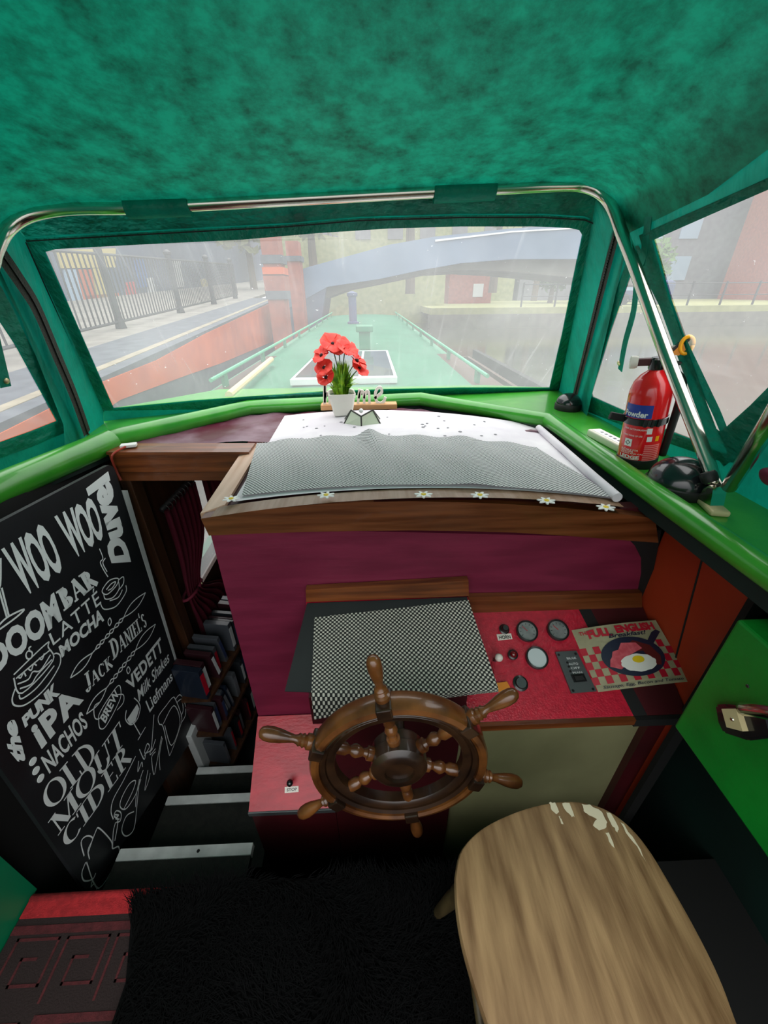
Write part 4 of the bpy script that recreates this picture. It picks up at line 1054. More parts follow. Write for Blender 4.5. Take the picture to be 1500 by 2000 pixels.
# ------------------------------------------------------------------ pedestal with chart lid
pd = empty('wheel_pedestal', (-.1, .72, -.86), 'red painted pedestal behind the wheel, with a sloping side box and small lever', 'pedestal')
lb = [V(-.462, .70, -.052), V(-.462, .948, .115), V(-.462, .948, -.86), V(-.462, .70, -.86)]
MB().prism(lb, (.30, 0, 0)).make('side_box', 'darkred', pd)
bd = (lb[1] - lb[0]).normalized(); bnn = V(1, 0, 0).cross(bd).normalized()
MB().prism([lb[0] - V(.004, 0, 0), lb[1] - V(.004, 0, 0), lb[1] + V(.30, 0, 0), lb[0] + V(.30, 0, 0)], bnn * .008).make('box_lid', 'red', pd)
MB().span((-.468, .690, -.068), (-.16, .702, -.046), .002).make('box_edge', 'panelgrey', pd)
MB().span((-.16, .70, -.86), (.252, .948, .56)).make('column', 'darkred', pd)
def bx_(px, py, l=0.0): return onp(px, py, lb[0] + bnn * (.008 + l), bnn)
c = bx_(570, 1526); lv = MB().tube([c, c + bnn * .03], .005, 8).make('throttle_lever', 'bezel', pd); MB().sphere(c + bnn * .036, .012, 14, 10).make('lever_knob', 'black_plastic', lv, smooth=True)
pl2 = MB().prism([bx_(*p, .002) for p in [(556, 1537), (583, 1535), (583, 1547), (556, 1549)]], -bnn * .003).make('lever_plate', 'silver', pd)
q3 = [bx_(*p, .0028) for p in [(560, 1546), (580, 1544), (580, 1538), (560, 1540)]]
text_on('plate_lettering', 'bezel', 'STOP', lambda u, v: bil(q3, u, v), pl2, .03)
# raised desk lid: black board under a black and white mesh
la, lbm = V(0, .935, .708), V(0, .672, .595)
ld = (lbm - la).normalized(); ln = V(1, 0, 0).cross(-ld).normalized()
if ln.z < 0: ln = -ln
def lp(px, py, l=0.0): return onp(px, py, la + ln * l, ln)
MB().prism([V(-.19, .948, .69), V(-.19, .69, .58), V(.252, .69, .58), V(.252, .948, .69)], (0, 0, -.12)).make('desk_box', 'darkred', pd)
MB().prism([at(597, 1152, y=.925), at(915, 1134, y=.925), at(916, 1164, y=.925), at(598, 1176, y=.925)], (0, .022, 0)).make('desk_strip', 'wood', pd)
MB().prism([lp(598, 1174, -.006), lp(916, 1166, -.006), lp(916, 1172, -.006), lp(598, 1180, -.006)], -ln * .004).make('desk_edge', 'red', pd)
tray = MB().prism([lp(600, 1178), lp(912, 1166), lp(968, 1334), lp(612, 1352), lp(556, 1350)], -ln * .006)
tag(tray.make('desk_mat', mat('black_sheet', '#1e2022', .75, col2='#282b2c', scale=4, bump=.05, bscale=80)), 'stiff plain black sheet under the checked mesh behind the steering wheel', 'mat')
m = MB(); nx_, ny_ = 30, 26; G = []
for i in range(nx_ + 1):
    row = []
    for j in range(ny_ + 1):
        u = i / nx_; v = j / ny_
        a = lp(614, 1206, .003); b_ = lp(915, 1172, .003); c_ = lp(972, 1340, .003); d_ = lp(608, 1356, .003)
        vv = max(0, (v - .14) / .86)
        p = bil([d_, c_, b_, a], u, vv)
        if v < .14:      # the front border hangs over the edge of the desk
            k = (.14 - v) / .14; p = p + V(0, -.010 * min(1, k * 3), -.012 * k - .085 * k * (1 - u) ** 1.3)
        p = p + ln * .0015 * math.sin(u * 9) * math.sin(v * 7)
        row.append(m.b.verts.new(p))
    G.append(row)
uvl = m.b.loops.layers.uv.new('UVMap')
for i in range(nx_):
    for j in range(ny_):
        f = m.b.faces.new((G[i][j], G[i + 1][j], G[i + 1][j + 1], G[i][j + 1]))
        for lpz, (a, b_) in zip(f.loops, ((i, j), (i + 1, j), (i + 1, j + 1), (i, j + 1))): lpz[uvl].uv = (a / nx_ * .50, b_ / ny_ * .30)
M['meshdots'] = weave('dotted_mesh', 470, '#1c1c1c', '#d6d2c6', .05, thr=.12)
tag(m.make('checked_mesh_mat', 'meshdots', smooth=True, normals=True), 'black and white checked anti-slip mesh draped over the sloping desk behind the wheel', 'mat')

# ------------------------------------------------------------------ steering wheel
wc = V(.046, .515, .587); wnn = V(0, -math.cos(.072), math.sin(.072)); wu = V(1, 0, 0); wv = V(0, math.sin(.072), math.cos(.072))
sw_ = empty('steering_wheel', wc, 'varnished wooden ship steering wheel with turned handles facing the stool', 'steering wheel')
def wp(r, a, h=0.0): return wc + wu * r * math.cos(a) + wv * r * math.sin(a) + wnn * h
def ringm(name, m_, prof, n_=72):
    m = MB(); rings = [[wp(r, 2 * PI * k / n_, h) for r, h in prof] for k in range(n_)]
    rings.append(rings[0]); 
    m.skin(rings, True, False); bmesh.ops.remove_doubles(m.b, verts=m.b.verts[:], dist=1e-5)
    return m.make(name, m_, sw_, smooth='auto')
ringm('rim', 'wheeldark', [(.172, -.018), (.172, .020), (.180, .024), (.186, .020), (.186, -.018), (.18, -.02)])
ringm('rim_felloe', 'wheelwood', [(.1855, -.022), (.1855, .026), (.192, .030), (.203, .027), (.208, .018), (.208, -.014), (.203, -.022)])
ringm('rim_inner', 'wheeldark', [(.150, -.012), (.150, .012), (.156, .017), (.168, .018), (.1725, .014), (.1725, -.014)])
MB().lathe(wc - wnn * .04, wnn, [(.055, 0), (.062, .008), (.062, .03), (.066, .034), (.066, .062), (.058, .07), (.05, .074), (.035, .074), (.034, .066), (.012, .066)], 36).make('hub', 'wheeldark', sw_, smooth='auto')
MB().tube([wc - wnn * .04, wc - wnn * .20], .022, 16).make('shaft', 'wheeldark', sw_, smooth='auto')
sp_prof = [(.011, .058), (.016, .064), (.016, .078), (.011, .080), (.0085, .088), (.013, .098), (.0155, .106), (.013, .114), (.0085, .120), (.011, .126), (.014, .130), (.014, .152)]
hd_prof = [(.016, .206), (.0175, .208), (.0175, .222), (.012, .226), (.0155, .231), (.012, .236), (.014, .241), (.010, .246), (.0085, .252), (.0105, .264), (.0145, .284), (.0165, .302), (.0155, .318), (.011, .328), (.004, .332)]
for k in range(6):
    a = 1.738 - k * PI / 3; ax = wu * math.cos(a) + wv * math.sin(a)
    s = MB().lathe(wc, ax, sp_prof, 16).make('spoke', 'wheelwood', sw_, smooth='auto')
    MB().lathe(wc, ax, hd_prof, 18).make('handle', 'wheelwood', s, smooth='auto')
    MB().box(wp(.197, a, .004), (.030, .034, .058), Matrix((ax, wnn.cross(ax), wnn)).transposed(), .003).make('spoke_block', 'wheeldark', s)

# ------------------------------------------------------------------ stool
SZ = .56
so = [(889, 1740), (890, 1700), (903, 1655), (945, 1614), (1010, 1583), (1075, 1566), (1130, 1564), (1180, 1577), (1225, 1607), (1265, 1652), (1305, 1716), (1345, 1785), (1385, 1860), (1415, 1925), (1443, 2000)]
sl = [(950, 2000), (925, 1925), (904, 1850), (893, 1790)]
P_ = [at(*p, z=SZ) for p in so]; Q_ = [at(*p, z=SZ) for p in sl]
e0, e1 = P_[-1], Q_[0]
back = [e0 + V(-.012, -.055, 0), e0.lerp(e1, .3) + V(0, -.105, 0), e0.lerp(e1, .7) + V(0, -.115, 0), e1 + V(.02, -.07, 0)]
seat = cat_rom(P_ + back + Q_, 4, True)
sc_ = sum(seat, V(0, 0, 0)) / len(seat)
stl = empty('wooden_stool', V(sc_.x, sc_.y, 0), 'worn wooden stool with a rounded oblong seat, white paint chips along its far edge', 'stool')
def ins(k, z): return [V(sc_.x + (p.x - sc_.x) * k, sc_.y + (p.y - sc_.y) * k, z) for p in seat]
MB().skin([ins(.95, SZ - .034), ins(.985, SZ - .028), ins(1.0, SZ - .018), ins(1.0, SZ - .009), ins(.988, SZ - .002), ins(.965, SZ)]).make('seat', 'seatwood', stl, smooth='auto')
def cut(name, pts): 
    m = MB(); m.face([at(*p, z=SZ + .0008) for p in pts]); return m.make(name, 'chip', stl)
chips = [[(1072, 1568), (1084, 1567), (1092, 1586), (1088, 1590), (1078, 1583)], [(1098, 1569), (1112, 1568), (1122, 1596), (1116, 1594), (1104, 1582)], [(1091, 1593), (1097, 1600), (1101, 1612), (1096, 1608)],
         [(1136, 1570), (1152, 1571), (1176, 1586), (1186, 1606), (1182, 1618), (1170, 1622), (1158, 1612), (1166, 1600), (1150, 1592), (1140, 1584)], [(1184, 1585), (1194, 1590), (1208, 1616), (1206, 1626), (1196, 1614)],
         [(1182, 1626), (1190, 1628), (1200, 1656), (1194, 1650)], [(1212, 1606), (1220, 1612), (1244, 1648), (1262, 1684), (1250, 1664), (1228, 1634)]]
for ch in chips:
    jag = []
    for i in range(len(ch)):
        a, b_ = ch[i], ch[(i + 1) % len(ch)]
        jag.append(a); 
        for q in (.33, .66): jag.append((a[0] + (b_[0] - a[0]) * q + random.uniform(-1.6, 1.6), a[1] + (b_[1] - a[1]) * q + random.uniform(-1.6, 1.6)))
    cut('paint_chip', jag)
feet = [V(sc_.x - .20, sc_.y + .15, .026), V(sc_.x + .20, sc_.y + .15, .026), V(sc_.x + .20, sc_.y - .16, .026), V(sc_.x - .20, sc_.y - .16, .026)]
tops = [V(sc_.x + (f.x - sc_.x) * .62, sc_.y + (f.y - sc_.y) * .62, SZ - .03) for f in feet]
for f, t in zip(feet, tops):
    d = (t - f).normalized(); L = (t - f).length
    MB().lathe(f, d, [(.013, 0), (.015, L * .1), (.019, L * .35), (.016, L * .4), (.020, L * .45), (.019, L * .8), (.014, L)], 14).make('leg', 'legwood', stl, smooth='auto')
for a, b_, h in ((0, 1, .22), (2, 3, .22), (1, 2, .28), (3, 0, .28)):
    MB().tube([feet[a].lerp(tops[a], h / SZ), feet[b_].lerp(tops[b_], h / SZ)], .010, 10).make('stretcher', 'legwood', stl, smooth=True)

# ------------------------------------------------------------------ floor mats
cpt = empty('runner_carpet', (-.8, .2, 0), 'red carpet runner with a dark Greek key border at the lower left', 'carpet')
cx0, cx1, cy1_, cyb = -1.03, -.40, .487, -.9
MB().span((cx0, cyb, .0), (cx1, cy1_ - .03, .012)).make('pile', 'carpet_dark', cpt)
MB().tube([V(cx0, cy1_ - .012, .004), V(cx1, cy1_ - .012, .004)], .013, 10).make('rolled_edge', 'carpet_red', cpt, smooth=True)
def cband(x0, x1, y0, y1, m_): MB().span((x0, y0, .0115), (x1, y1, .0135)).make('woven_band', m_, cpt)
cband(cx0, cx1, cy1_ - .055, cy1_ - .012, 'carpet_red'); cband(cx0, cx1, cy1_ - .088, cy1_ - .070, 'carpet_mid')
def key(ox, oy, s):
    path = [(0, 0), (0, 6), (6, 6), (6, 1.5), (2, 1.5), (2, 4), (4, 4)]
    for a, b_ in zip(path, path[1:]):
        x0, x1 = sorted((a[0], b_[0])); y0, y1 = sorted((a[1], b_[1]))
        cband(ox + x0 * s - .003, ox + x1 * s + .003, oy - (6 - y0) * s - .003, oy - (6 - y1) * s + .003, 'carpet_mid')
for k in range(4):
    key(-1.0 + k * .135, cy1_ - .098, .0185)
    key(-1.0, cy1_ - .098 - (k + 1) * .145, .0185)
cband(-.86, cx1, cy1_ - .245, cy1_ - .23, 'carpet_mid'); cband(-.86, cx1, cyb + .1, cy1_ - .27, 'carpet_mid')
rug = empty('fur_rug', (0, .1, 0), 'shaggy black fur rug on the floor in front of the wheel pedestal', 'rug')
ro = [at(*p, z=.015) for p in [(262, 1760), (330, 1738), (400, 1728), (470, 1716), (530, 1722)]] + [V(-.1, .485, .012), V(.3, .48, .012), V(.6, .44, .012), V(.66, 0, .012), V(.5, -.7, .012), V(-.3, -.8, .012), V(-.62, -.3, .012), V(-.655, .1, .012), V(-.66, .3, .012)]
MB().prism(ro, (0, 0, .012)).make('backing', 'fur', rug)
rp = [(p.x, p.y) for p in ro]
def inside(x, y):
    c = False; j = len(rp) - 1
    for i in range(len(rp)):
        if (rp[i][1] > y) != (rp[j][1] > y) and x < (rp[j][0] - rp[i][0]) * (y - rp[i][1]) / (rp[j][1] - rp[i][1]) + rp[i][0]: c = not c
        j = i
    return c
vs, fs = [], []
k = 0
while k < 26000:
    x = random.uniform(-.9, .68); y = random.uniform(0.0, .52)
    if not inside(x, y): continue
    k += 1
    a = math.sin(x * 9 + 1) * 2 + math.cos(y * 11) * 2 + random.uniform(-1, 1); L = random.uniform(.03, .055)
    d = V(math.cos(a), math.sin(a), 0); s = V(-d.y, d.x, 0) * .0011
    b0 = V(x, y, .022); m1 = b0 + d * L * .35 + V(0, 0, L * .45); tp2 = b0 + d * L * .95 + V(0, 0, L * .55)
    i = len(vs); vs += [b0 - s, b0 + s, m1 + s, m1 - s, tp2]; fs += [(i, i + 1, i + 2, i + 3), (i + 3, i + 2, i + 4)]
me = bpy.data.meshes.new('fur_pile'); me.from_pydata(vs, [], fs)
tag(link('fur_pile', me, 'fur', rug), kind='stuff')

# ------------------------------------------------------------------ green locker with handle at the right
bxg = empty('control_box', (.85, .4, .58), 'bright green metal box with a black control handle, below the right side deck', 'box')
MB().span((.75, .05, .585), (1.035, .568, .955), .006).make('casing', 'boxgreen', bxg)
hx = .749
hc = at(1422, 1385, x=hx)
def gx(px, py, o_=0.0): return at(px, py, x=hx - o_)
hb = MB().prism([gx(1414, 1376), gx(1435, 1374), gx(1462, 1378), gx(1520, 1400), gx(1530, 1440), gx(1480, 1446), gx(1430, 1430), gx(1420, 1410)], (-.022, 0, 0)); bmesh.ops.bevel(hb.b, geom=hb.b.edges[:], offset=.004, segments=2, affect='EDGES')
hnd = hb.make('handle_base', 'black_plastic', bxg)
MB().prism([gx(1420, 1384, .022), gx(1448, 1384, .022), gx(1462, 1428, .022), gx(1430, 1420, .022)], (-.012, 0, 0)).make('cream_block', 'beige', hnd)
MB().lathe(gx(1430, 1405, .034), (-1, 0, 0), [(.004, 0), (.003, .002)], 10).make('block_screw', 'steel', hnd)
MB().tube(cat_rom([gx(1450, 1385, .03), gx(1480, 1388, .055), gx(1530, 1398, .06), gx(1600, 1425, .05)], 5), [.008] + [.013] * 14 + [.012], 12).make('lever_arm', 'steel', hnd, smooth=True)
MB().lathe(gx(1460, 1340), (-1, 0, 0), [(.004, 0), (.003, .0015)], 8).make('rivet', 'lead', bxg)
tag(MB().tube(cat_rom([V(.93, .56, .962), V(.88, .50, .965), V(.82, .44, .962), V(.80, .36, .962)], 6), .003, 6).make('red_wire', 'cable_red'), 'loose thin red wire lying on top of the green box at the right edge', 'wire')

# ------------------------------------------------------------------ fire extinguisher
ec = V(.868, 1.165, Z0)
ex = empty('fire_extinguisher', ec, 'red fire extinguisher with blue band and yellow pull ring standing on the right side deck', 'fire extinguisher')
ea = V(-.11, .0, 1).normalized()
ev = V(-.45, -.89, 0); ev = (ev - ea * ev.dot(ea)).normalized(); eu = ev.cross(ea) * -1
if eu.x < 0: eu = -eu
RE = .057
KH = 1.0
def ep(r, a, h): return ec + ea * h * KH + (eu * math.cos(a) + ev * math.sin(a)) * r
MB().lathe(ec, ea, [(r_, h_ * KH) for r_, h_ in [(.0, .012), (RE, .02), (RE, .225), (RE * .97, .24), (RE * .86, .262), (RE * .62, .281), (RE * .36, .292), (.018, .296), (.018, .305)]], 40).make('cylinder', 'extred', ex, smooth='auto')
MB().lathe(ec, ea, [(r_, h_ * KH) for r_, h_ in [(RE * 1.01, 0), (RE * 1.03, .004), (RE * 1.03, .03), (RE * 1.0, .032)]], 40).make('base_ring', 'black_rubber', ex, smooth='auto')
def wrap(name, m, a0, a1, h0, h1, lift, par=ex, n_=14):
    mm = MB(); mm.skin([[ep(RE + lift, a0 + (a1 - a0) * i / n_, h0) for i in range(n_ + 1)], [ep(RE + lift, a0 + (a1 - a0) * i / n_, h1) for i in range(n_ + 1)]], closed=False, cap=False)
    return mm.make(name, m, par, smooth=True)
A0 = math.radians(150); A1 = math.radians(62)
bl = wrap('blue_label', 'blue', math.radians(165), math.radians(82), .165, .205, .0008)
def wtext(body, m, a0, a1, h0, h1, bold, lift=.0016, par=ex, shear=0):
    return text_on('label_lettering', m, body, lambda u, v: ep(RE + lift, a0 + (a1 - a0) * u, h0 + (h1 - h0) * v), par, bold, shear)
wtext('Powder', 'white', math.radians(162), math.radians(92), .168, .186, .03, par=bl)
wtext('ABC POWDER', 'white', math.radians(150), math.radians(100), .150, .1555, .01)
for k, h in enumerate((.128, .108, .062, .056, .050)):
    wtext(('FIRE EXTINGUISHER', 'DIRECTIONS OF USE', 'SUITABLE FOR', 'WOOD PAPER', 'LIQUIDS AND GAS')[k], 'white', math.radians(150), math.radians((80, 95, 98, 110, 84)[k]), h, h + .005, .005)
wrap('pictogram', 'white', math.radians(143), math.radians(120), .075, .099, .0008)
w2 = wrap('pictogram', 'white', math.radians(86), math.radians(72), .118, .136, .0008)
wrap('pictogram', 'white', math.radians(82), math.radians(68), .094, .110, .0008)
wrap('pictogram', 'yellow', math.radians(58), math.radians(46), .094, .110, .0008)
mm = MB(); 
mm.ribbon([ep(RE + .0016, math.radians(131.5) + .12 * math.cos(t), .087 + .007 * math.sin(t)) for t in (0, PI / 2, PI, 1.5 * PI)], .0022, ev, 0, True); mm.make('flame_symbol', 'black', ex)
wtext('LEDGE', 'white', math.radians(152), math.radians(92), .036, .047, .04)
wrap('underline', 'white', math.radians(154), math.radians(94), .0335, .035, .0008)
for k in range(9): wrap('small_print', mat('pink_print', '#f08080', .4) if k == 0 else bpy.data.materials['pink_print'], math.radians(84), math.radians(38), .030 + k * .0062, .0335 + k * .0062, .0008)
MB().lathe(ec, ea, [(r_, h_ * KH) for r_, h_ in [(RE + .001, .142), (RE + .004, .143), (RE + .004, .162), (RE + .001, .163)]], 40, False).make('strap_band', 'black_plastic', ex, smooth='auto')
b_ = ep(RE, math.radians(165), .154)
MB().box(b_ + V(-.024, .004, .004), (.05, .012, .022), Matrix.Rotation(.2, 3, 'Y'), .002).make('strap_buckle', 'black_rubber', ex)
for a in (95, 78, 62): MB().box(ep(RE + .004, math.radians(a), .1525), (.008, .008, .022), None, .001).make('strap_rib', 'black_rubber', ex)
MB().lathe(ec, ea, [(r_, h_ * KH) for r_, h_ in [(.019, .296), (.021, .30), (.021, .325), (.015, .33)]], 18).make('valve', 'black_plastic', ex, smooth='auto')
vt = ec + ea * .318 * KH
MB().box(vt + eu * -.035, (.05, .022, .02), Matrix((eu, ev, ea)).transposed(), .003).make('valve_block', 'darkred', ex)
MB().lathe(vt - eu * .055, -eu, [(.016, -.006), (.018, 0), (.018, .012), (.014, .014)], 20).make('pressure_gauge', 'silver', ex, smooth='auto')
hl = MB(); hl.prism([vt + eu * a + ea * b2 + ev * .010 for a, b2 in [(-.01, .0), (.02, .03), (.062, .066), (.067, .059), (.04, .02), (.01, -.005)]], ev * -.020); hl.make('top_lever', 'black_plastic', ex)
hl = MB(); hl.prism([vt + eu * a + ea * b2 + ev * .008 for a, b2 in [(.0, -.012), (.055, -.012), (.058, -.004), (.03, .002), (.01, .02)]], ev * -.016); hl.make('carry_handle', 'lead', ex)
yr = MB(); yr.prism([vt + eu * a + ea * b2 + ev * .016 for a, b2 in [(.025, .020), (.048, .050), (.058, .03), (.045, .016)]], ev * -.004); yp = yr.make('safety_pin_tag', 'amber', ex)
yc = vt + eu * .058 + ea * .042 + ev * .014
MB().tube([yc + eu * .014 * math.cos(t) + ea * .022 * math.sin(t) for t in [2 * PI * k / 20 for k in range(21)]], .0052, 8).make('pull_ring', 'yellow', yp, smooth=True)
MB().tube(cat_rom([ep(RE * .5, 0, .30), ep(RE * 1.15, .2, .27), ep(RE * 1.32, .25, .22), ep(RE * 1.25, .1, .12), ep(RE * 1.2, -.1, .03)], 6), .011, 12).make('hose', 'black_rubber', ex, smooth=True)

# black mushroom vents
def dome(c, R, lab, cut_=False):
    o = empty('dome_vent', c, lab, 'vent', None)
    MB().lathe(c, (0, 0, 1), [(R * .96, 0), (R * 1.0, .004), (R * 1.0, .026), (R * .96, .029)], 44).make('base_ring', 'black_rubber', o, smooth='auto')
    h = R * .82
    MB().lathe(c + V(0, 0, .027), (0, 0, 1), [(R * .95, 0)] + [(R * .95 * math.cos(t), h * math.sin(t)) for t in [k / 14 * PI / 2 for k in range(1, 15)]], 44).make('dome', 'black_plastic', o, smooth='auto')
    return o
dome(V(.862, .965, Z0), .083, 'large glossy black dome vent beside the foot of the steel hoop')
dv = dome(V(.945, 1.84, Z0), .060, 'smaller black dome vent on the far right corner of the deck below the zip')
# white key block
kb = at(1190, 860, z=Z0 + .014)
dr = (at(1228, 884, z=Z0) - at(1150, 843, z=Z0)).normalized(); ang = math.atan2(dr.y, dr.x)
rc = empty('remote_control', kb, 'white plastic remote lying on the right side deck in front of the extinguisher', 'remote control')
MB().box(kb + V(.0, 0, 0), (.20, .055, .028), Matrix.Rotation(ang, 3, 'Z'), .006, 3).make('case', 'offwhite', rc, smooth='auto')
MB().box(kb + V(0, 0, .0145), (.17, .036, .001), Matrix.Rotation(ang, 3, 'Z')).make('face_plate', 'white', rc)
for k in range(5): MB().box(kb + dr * (-.05 + k * .025) + V(0, 0, .0153), (.012, .010, .001), Matrix.Rotation(ang, 3, 'Z')).make('button', 'bldgrey', rc)
# maroon round light on the far right of the hood
p_ = prz(.62, 1.02) if False else at(1503, 930, x=.93)
tag(MB().lathe(p_, nr, [(.0, 0), (.022, 0), (.022, .006), (.014, .010), (.004, .010)], 20).make('round_badge', 'maroon', smooth='auto'), 'round dark red button on the green cloth at the right picture edge', 'button')

# ================================================================== OUTSIDE
wt = MB()
wt.span((-80, -20, -.75), (-1.12, 120, -.32)); wt.span((1.12, -20, -.75), (90, 120, -.32)); wt.span((-1.12, 12.3, -.75), (1.12, 120, -.32)); wt.span((-1.12, -20, -.75), (1.12, -1.6, -.32))
struct(wt.make('canal_water', 'water'))
struct(MB().span((-1.12, -1.6, -1.0), (-1.07, 1.6, 1.03)).make('hull_port', 'black'))
struct(MB().span((-1.12, 1.6, -1.0), (-1.07, 4.3, .12)).make('hull_port_bow', 'mintdark'))
struct(MB().span((1.075, -1.6, -1.0), (1.12, 4.3, 1.03)).make('hull_starboard', 'black'))
struct(MB().span((.99, .97, -.9), (1.02, 4.2, .98)).make('wall_cabin_starboard', 'darkwood'))
# boat roof seen through the windscreen
rx0, rx1, ry0, ry1, rz = -1.0, .76, 2.44, 12.2, 1.03
rows = []
for k in range(13):
    t = k / 12; x = rx0 + (rx1 - rx0) * t
    rows.append((x, rz - .035 * (2 * t - 1) ** 2))
m = MB()
m.skin([[V(x, y, z) for x, z in rows] for y in (ry0, 5, 8, ry1)], closed=False, cap=False); bmesh.ops.solidify(m.b, geom=m.b.faces[:], thickness=.04)
struct(m.make('boat_roof', 'mint', smooth='auto'))
struct(MB().span((rx0 - .06, ry0, -.3), (rx1 + .06, ry1, .99)).make('cabin_hull', 'mintdark'))
for sx_, lab in ((rx0 + .015, 'mint green grab rail along the left edge of the boat roof'), (rx1 - .015, 'mint green grab rail along the right edge of the boat roof')):
    o = empty('roof_grab_rail', (sx_, 7, rz), lab, 'rail', 'grab rails on the boat roof')
    MB().tube([V(sx_, ry0 + .1, rz + .055), V(sx_, ry1 - .2, rz + .055)], .013, 8).make('rail', 'mint', o)
    for k in range(9): MB().span((sx_ - .012, 2.75 + k * 1.1, rz - .04), (sx_ + .012, 2.82 + k * 1.1, rz + .045)).make('stanchion', 'mintdark', o)
sp_ = empty('solar_collector', (-.15, 3.4, rz + .03), 'blue grey solar panel with a white frame lying flat on the mint boat roof', 'solar panel')
sz = rz + .04
sa, sbq, scq, sdq = at(566, 742, z=sz), at(776, 737, z=sz), at(757, 684, z=sz), at(624, 686, z=sz)
def lerp4(u, v): return bil((sa, sbq, scq, sdq), u, v)
MB().prism([sa, sbq, scq, sdq], (0, 0, -.035)).make('frame', 'whitepaint', sp_)
for u0, u1 in ((.03, .63), (.66, .97)):
    MB().prism([lerp4(u0, .05) + V(0, 0, .001), lerp4(u1, .05) + V(0, 0, .001), lerp4(u1, .95) + V(0, 0, .001), lerp4(u0, .95) + V(0, 0, .001)], (0, 0, .003)).make('cell_field', 'solar', sp_)
vb = at(713, 682, z=rz)
rv = empty('roof_vent', vb, 'mint green roof vent with a wider flat cap behind the solar panel', 'vent')
MB().box(vb + V(0, 0, .11), (.115, .115, .22), None, .01).make('vent_body', 'mintdark', rv)
MB().box(vb + V(0, 0, .20), (.175, .175, .06), None, .012).make('vent_cap', 'mintdark', rv)
cb_ = at(690, 632, z=rz)
ch = empty('chimney', cb_, 'dark slim chimney pipe standing far up the boat roof', 'chimney')
MB().lathe(cb_, (0, 0, 1), [(.11, 0), (.11, .03), (.075, .04), (.075, .46)], 16).make('pipe', 'facenavy', ch)
MB().lathe(cb_ + V(0, 0, .46), (0, 0, 1), [(.09, 0), (.10, .02), (.10, .06), (.02, .09)], 16).make('cowl', 'facenavy', ch)
pa, pb2 = at(447, 772, z=rz + .03), at(530, 702, z=rz + .03)
tag(MB().tube([pa, pb2], .022, 10).make('boat_pole', 'beige'), 'pale wooden pole lying along the left side of the boat roof', 'pole')

# towpath on the left, its wall and railings
bd_ = ray(655, 532).normalized(); Pw = at(200, 735, z=.9); bh_ = V(bd_.x, bd_.y, 0).normalized(); ph = V(-bh_.y, bh_.x, 0)
tn = bd_.cross(ph); tn = tn if tn.z > 0 else -tn
def tp(t, s, z=0.0): return Pw + bd_ * t + ph * s + V(0, 0, z)
def onw(px, py): return onp(px, py, Pw, ph)
PR = onp(165, 660, Pw, tn); sR = (PR - Pw).dot(ph)
def strip(name, m_, s0, s1, z, t0=-9, t1=13.2, th=.1): return MB().prism([tp(t0, s0, z), tp(t1, s0, z), tp(t1, s1, z), tp(t0, s1, z)], (0, 0, -th)).make(name, m_)
struct(strip('towpath_paving', 'stone', 1.0, 30, -.005, -9, 60))
struct(strip('towpath_brick_band', 'bluebrick', .0, 1.0, -.005))
struct(strip('towpath_kerb', 'coping', .16, .27, .0, th=.04))
MBw = MB().prism([tp(-9, .0, -.1), tp(13.2, .0, -.1), tp(13.2, 0, -3), tp(-9, 0, -2)], ph * .4); struct(MBw.make('canal_wall', 'bluebrick'))
rw = [tp(-9, 0, -.16), onw(201, 745), onw(304, 704), onw(400, 652), onw(528, 592), onw(532, 667), onw(432, 709), onw(352, 737), onw(233, 781), tp(-9, 0, -.55)]
struct(MB().prism(rw, -ph * .012).make('brick_facing', 'brick'))
rl = empty('towpath_railing', tp(5, sR), 'long black iron railing along the towpath seen through the left of the windscreen', 'railing')
RH = 1.07
for zz in (.10, RH): MB().tube([tp(-1, sR, zz), tp(13.3, sR, zz)], .022, 6).make('rail', 'iron', rl)
bar0 = None; k = 0
for i in range(100):
    t = -.2 + i * .137
    if bar0 is None:
        bme = MB().span((-.009, -.009, .10), (.009, .009, RH)); o = bme.make('bar', 'iron', rl); bar0 = o; me0 = o.data
        o.matrix_parent_inverse = Matrix.Translation(-Vector(rl.location)); o.location = tp(t, sR)
    else:
        o = bar0.copy(); COL.objects.link(o); o.location = tp(t, sR)
post0 = None
for t in (.85, 3.85, 6.9, 9.9, 12.9):
    if post0 is None:
        m = MB(); m.lathe(V(0, 0, -.1), (0, 0, 1), [(.09, .1), (.075, .2), (.062, .26), (.062, 1.25), (.085, 1.27), (.085, 1.31), (.02, 1.36)], 12)
        post0 = m.make('post', 'iron', rl); o = post0
    else: o = post0.copy(); COL.objects.link(o)
    o.location = tp(t, sR, 0)
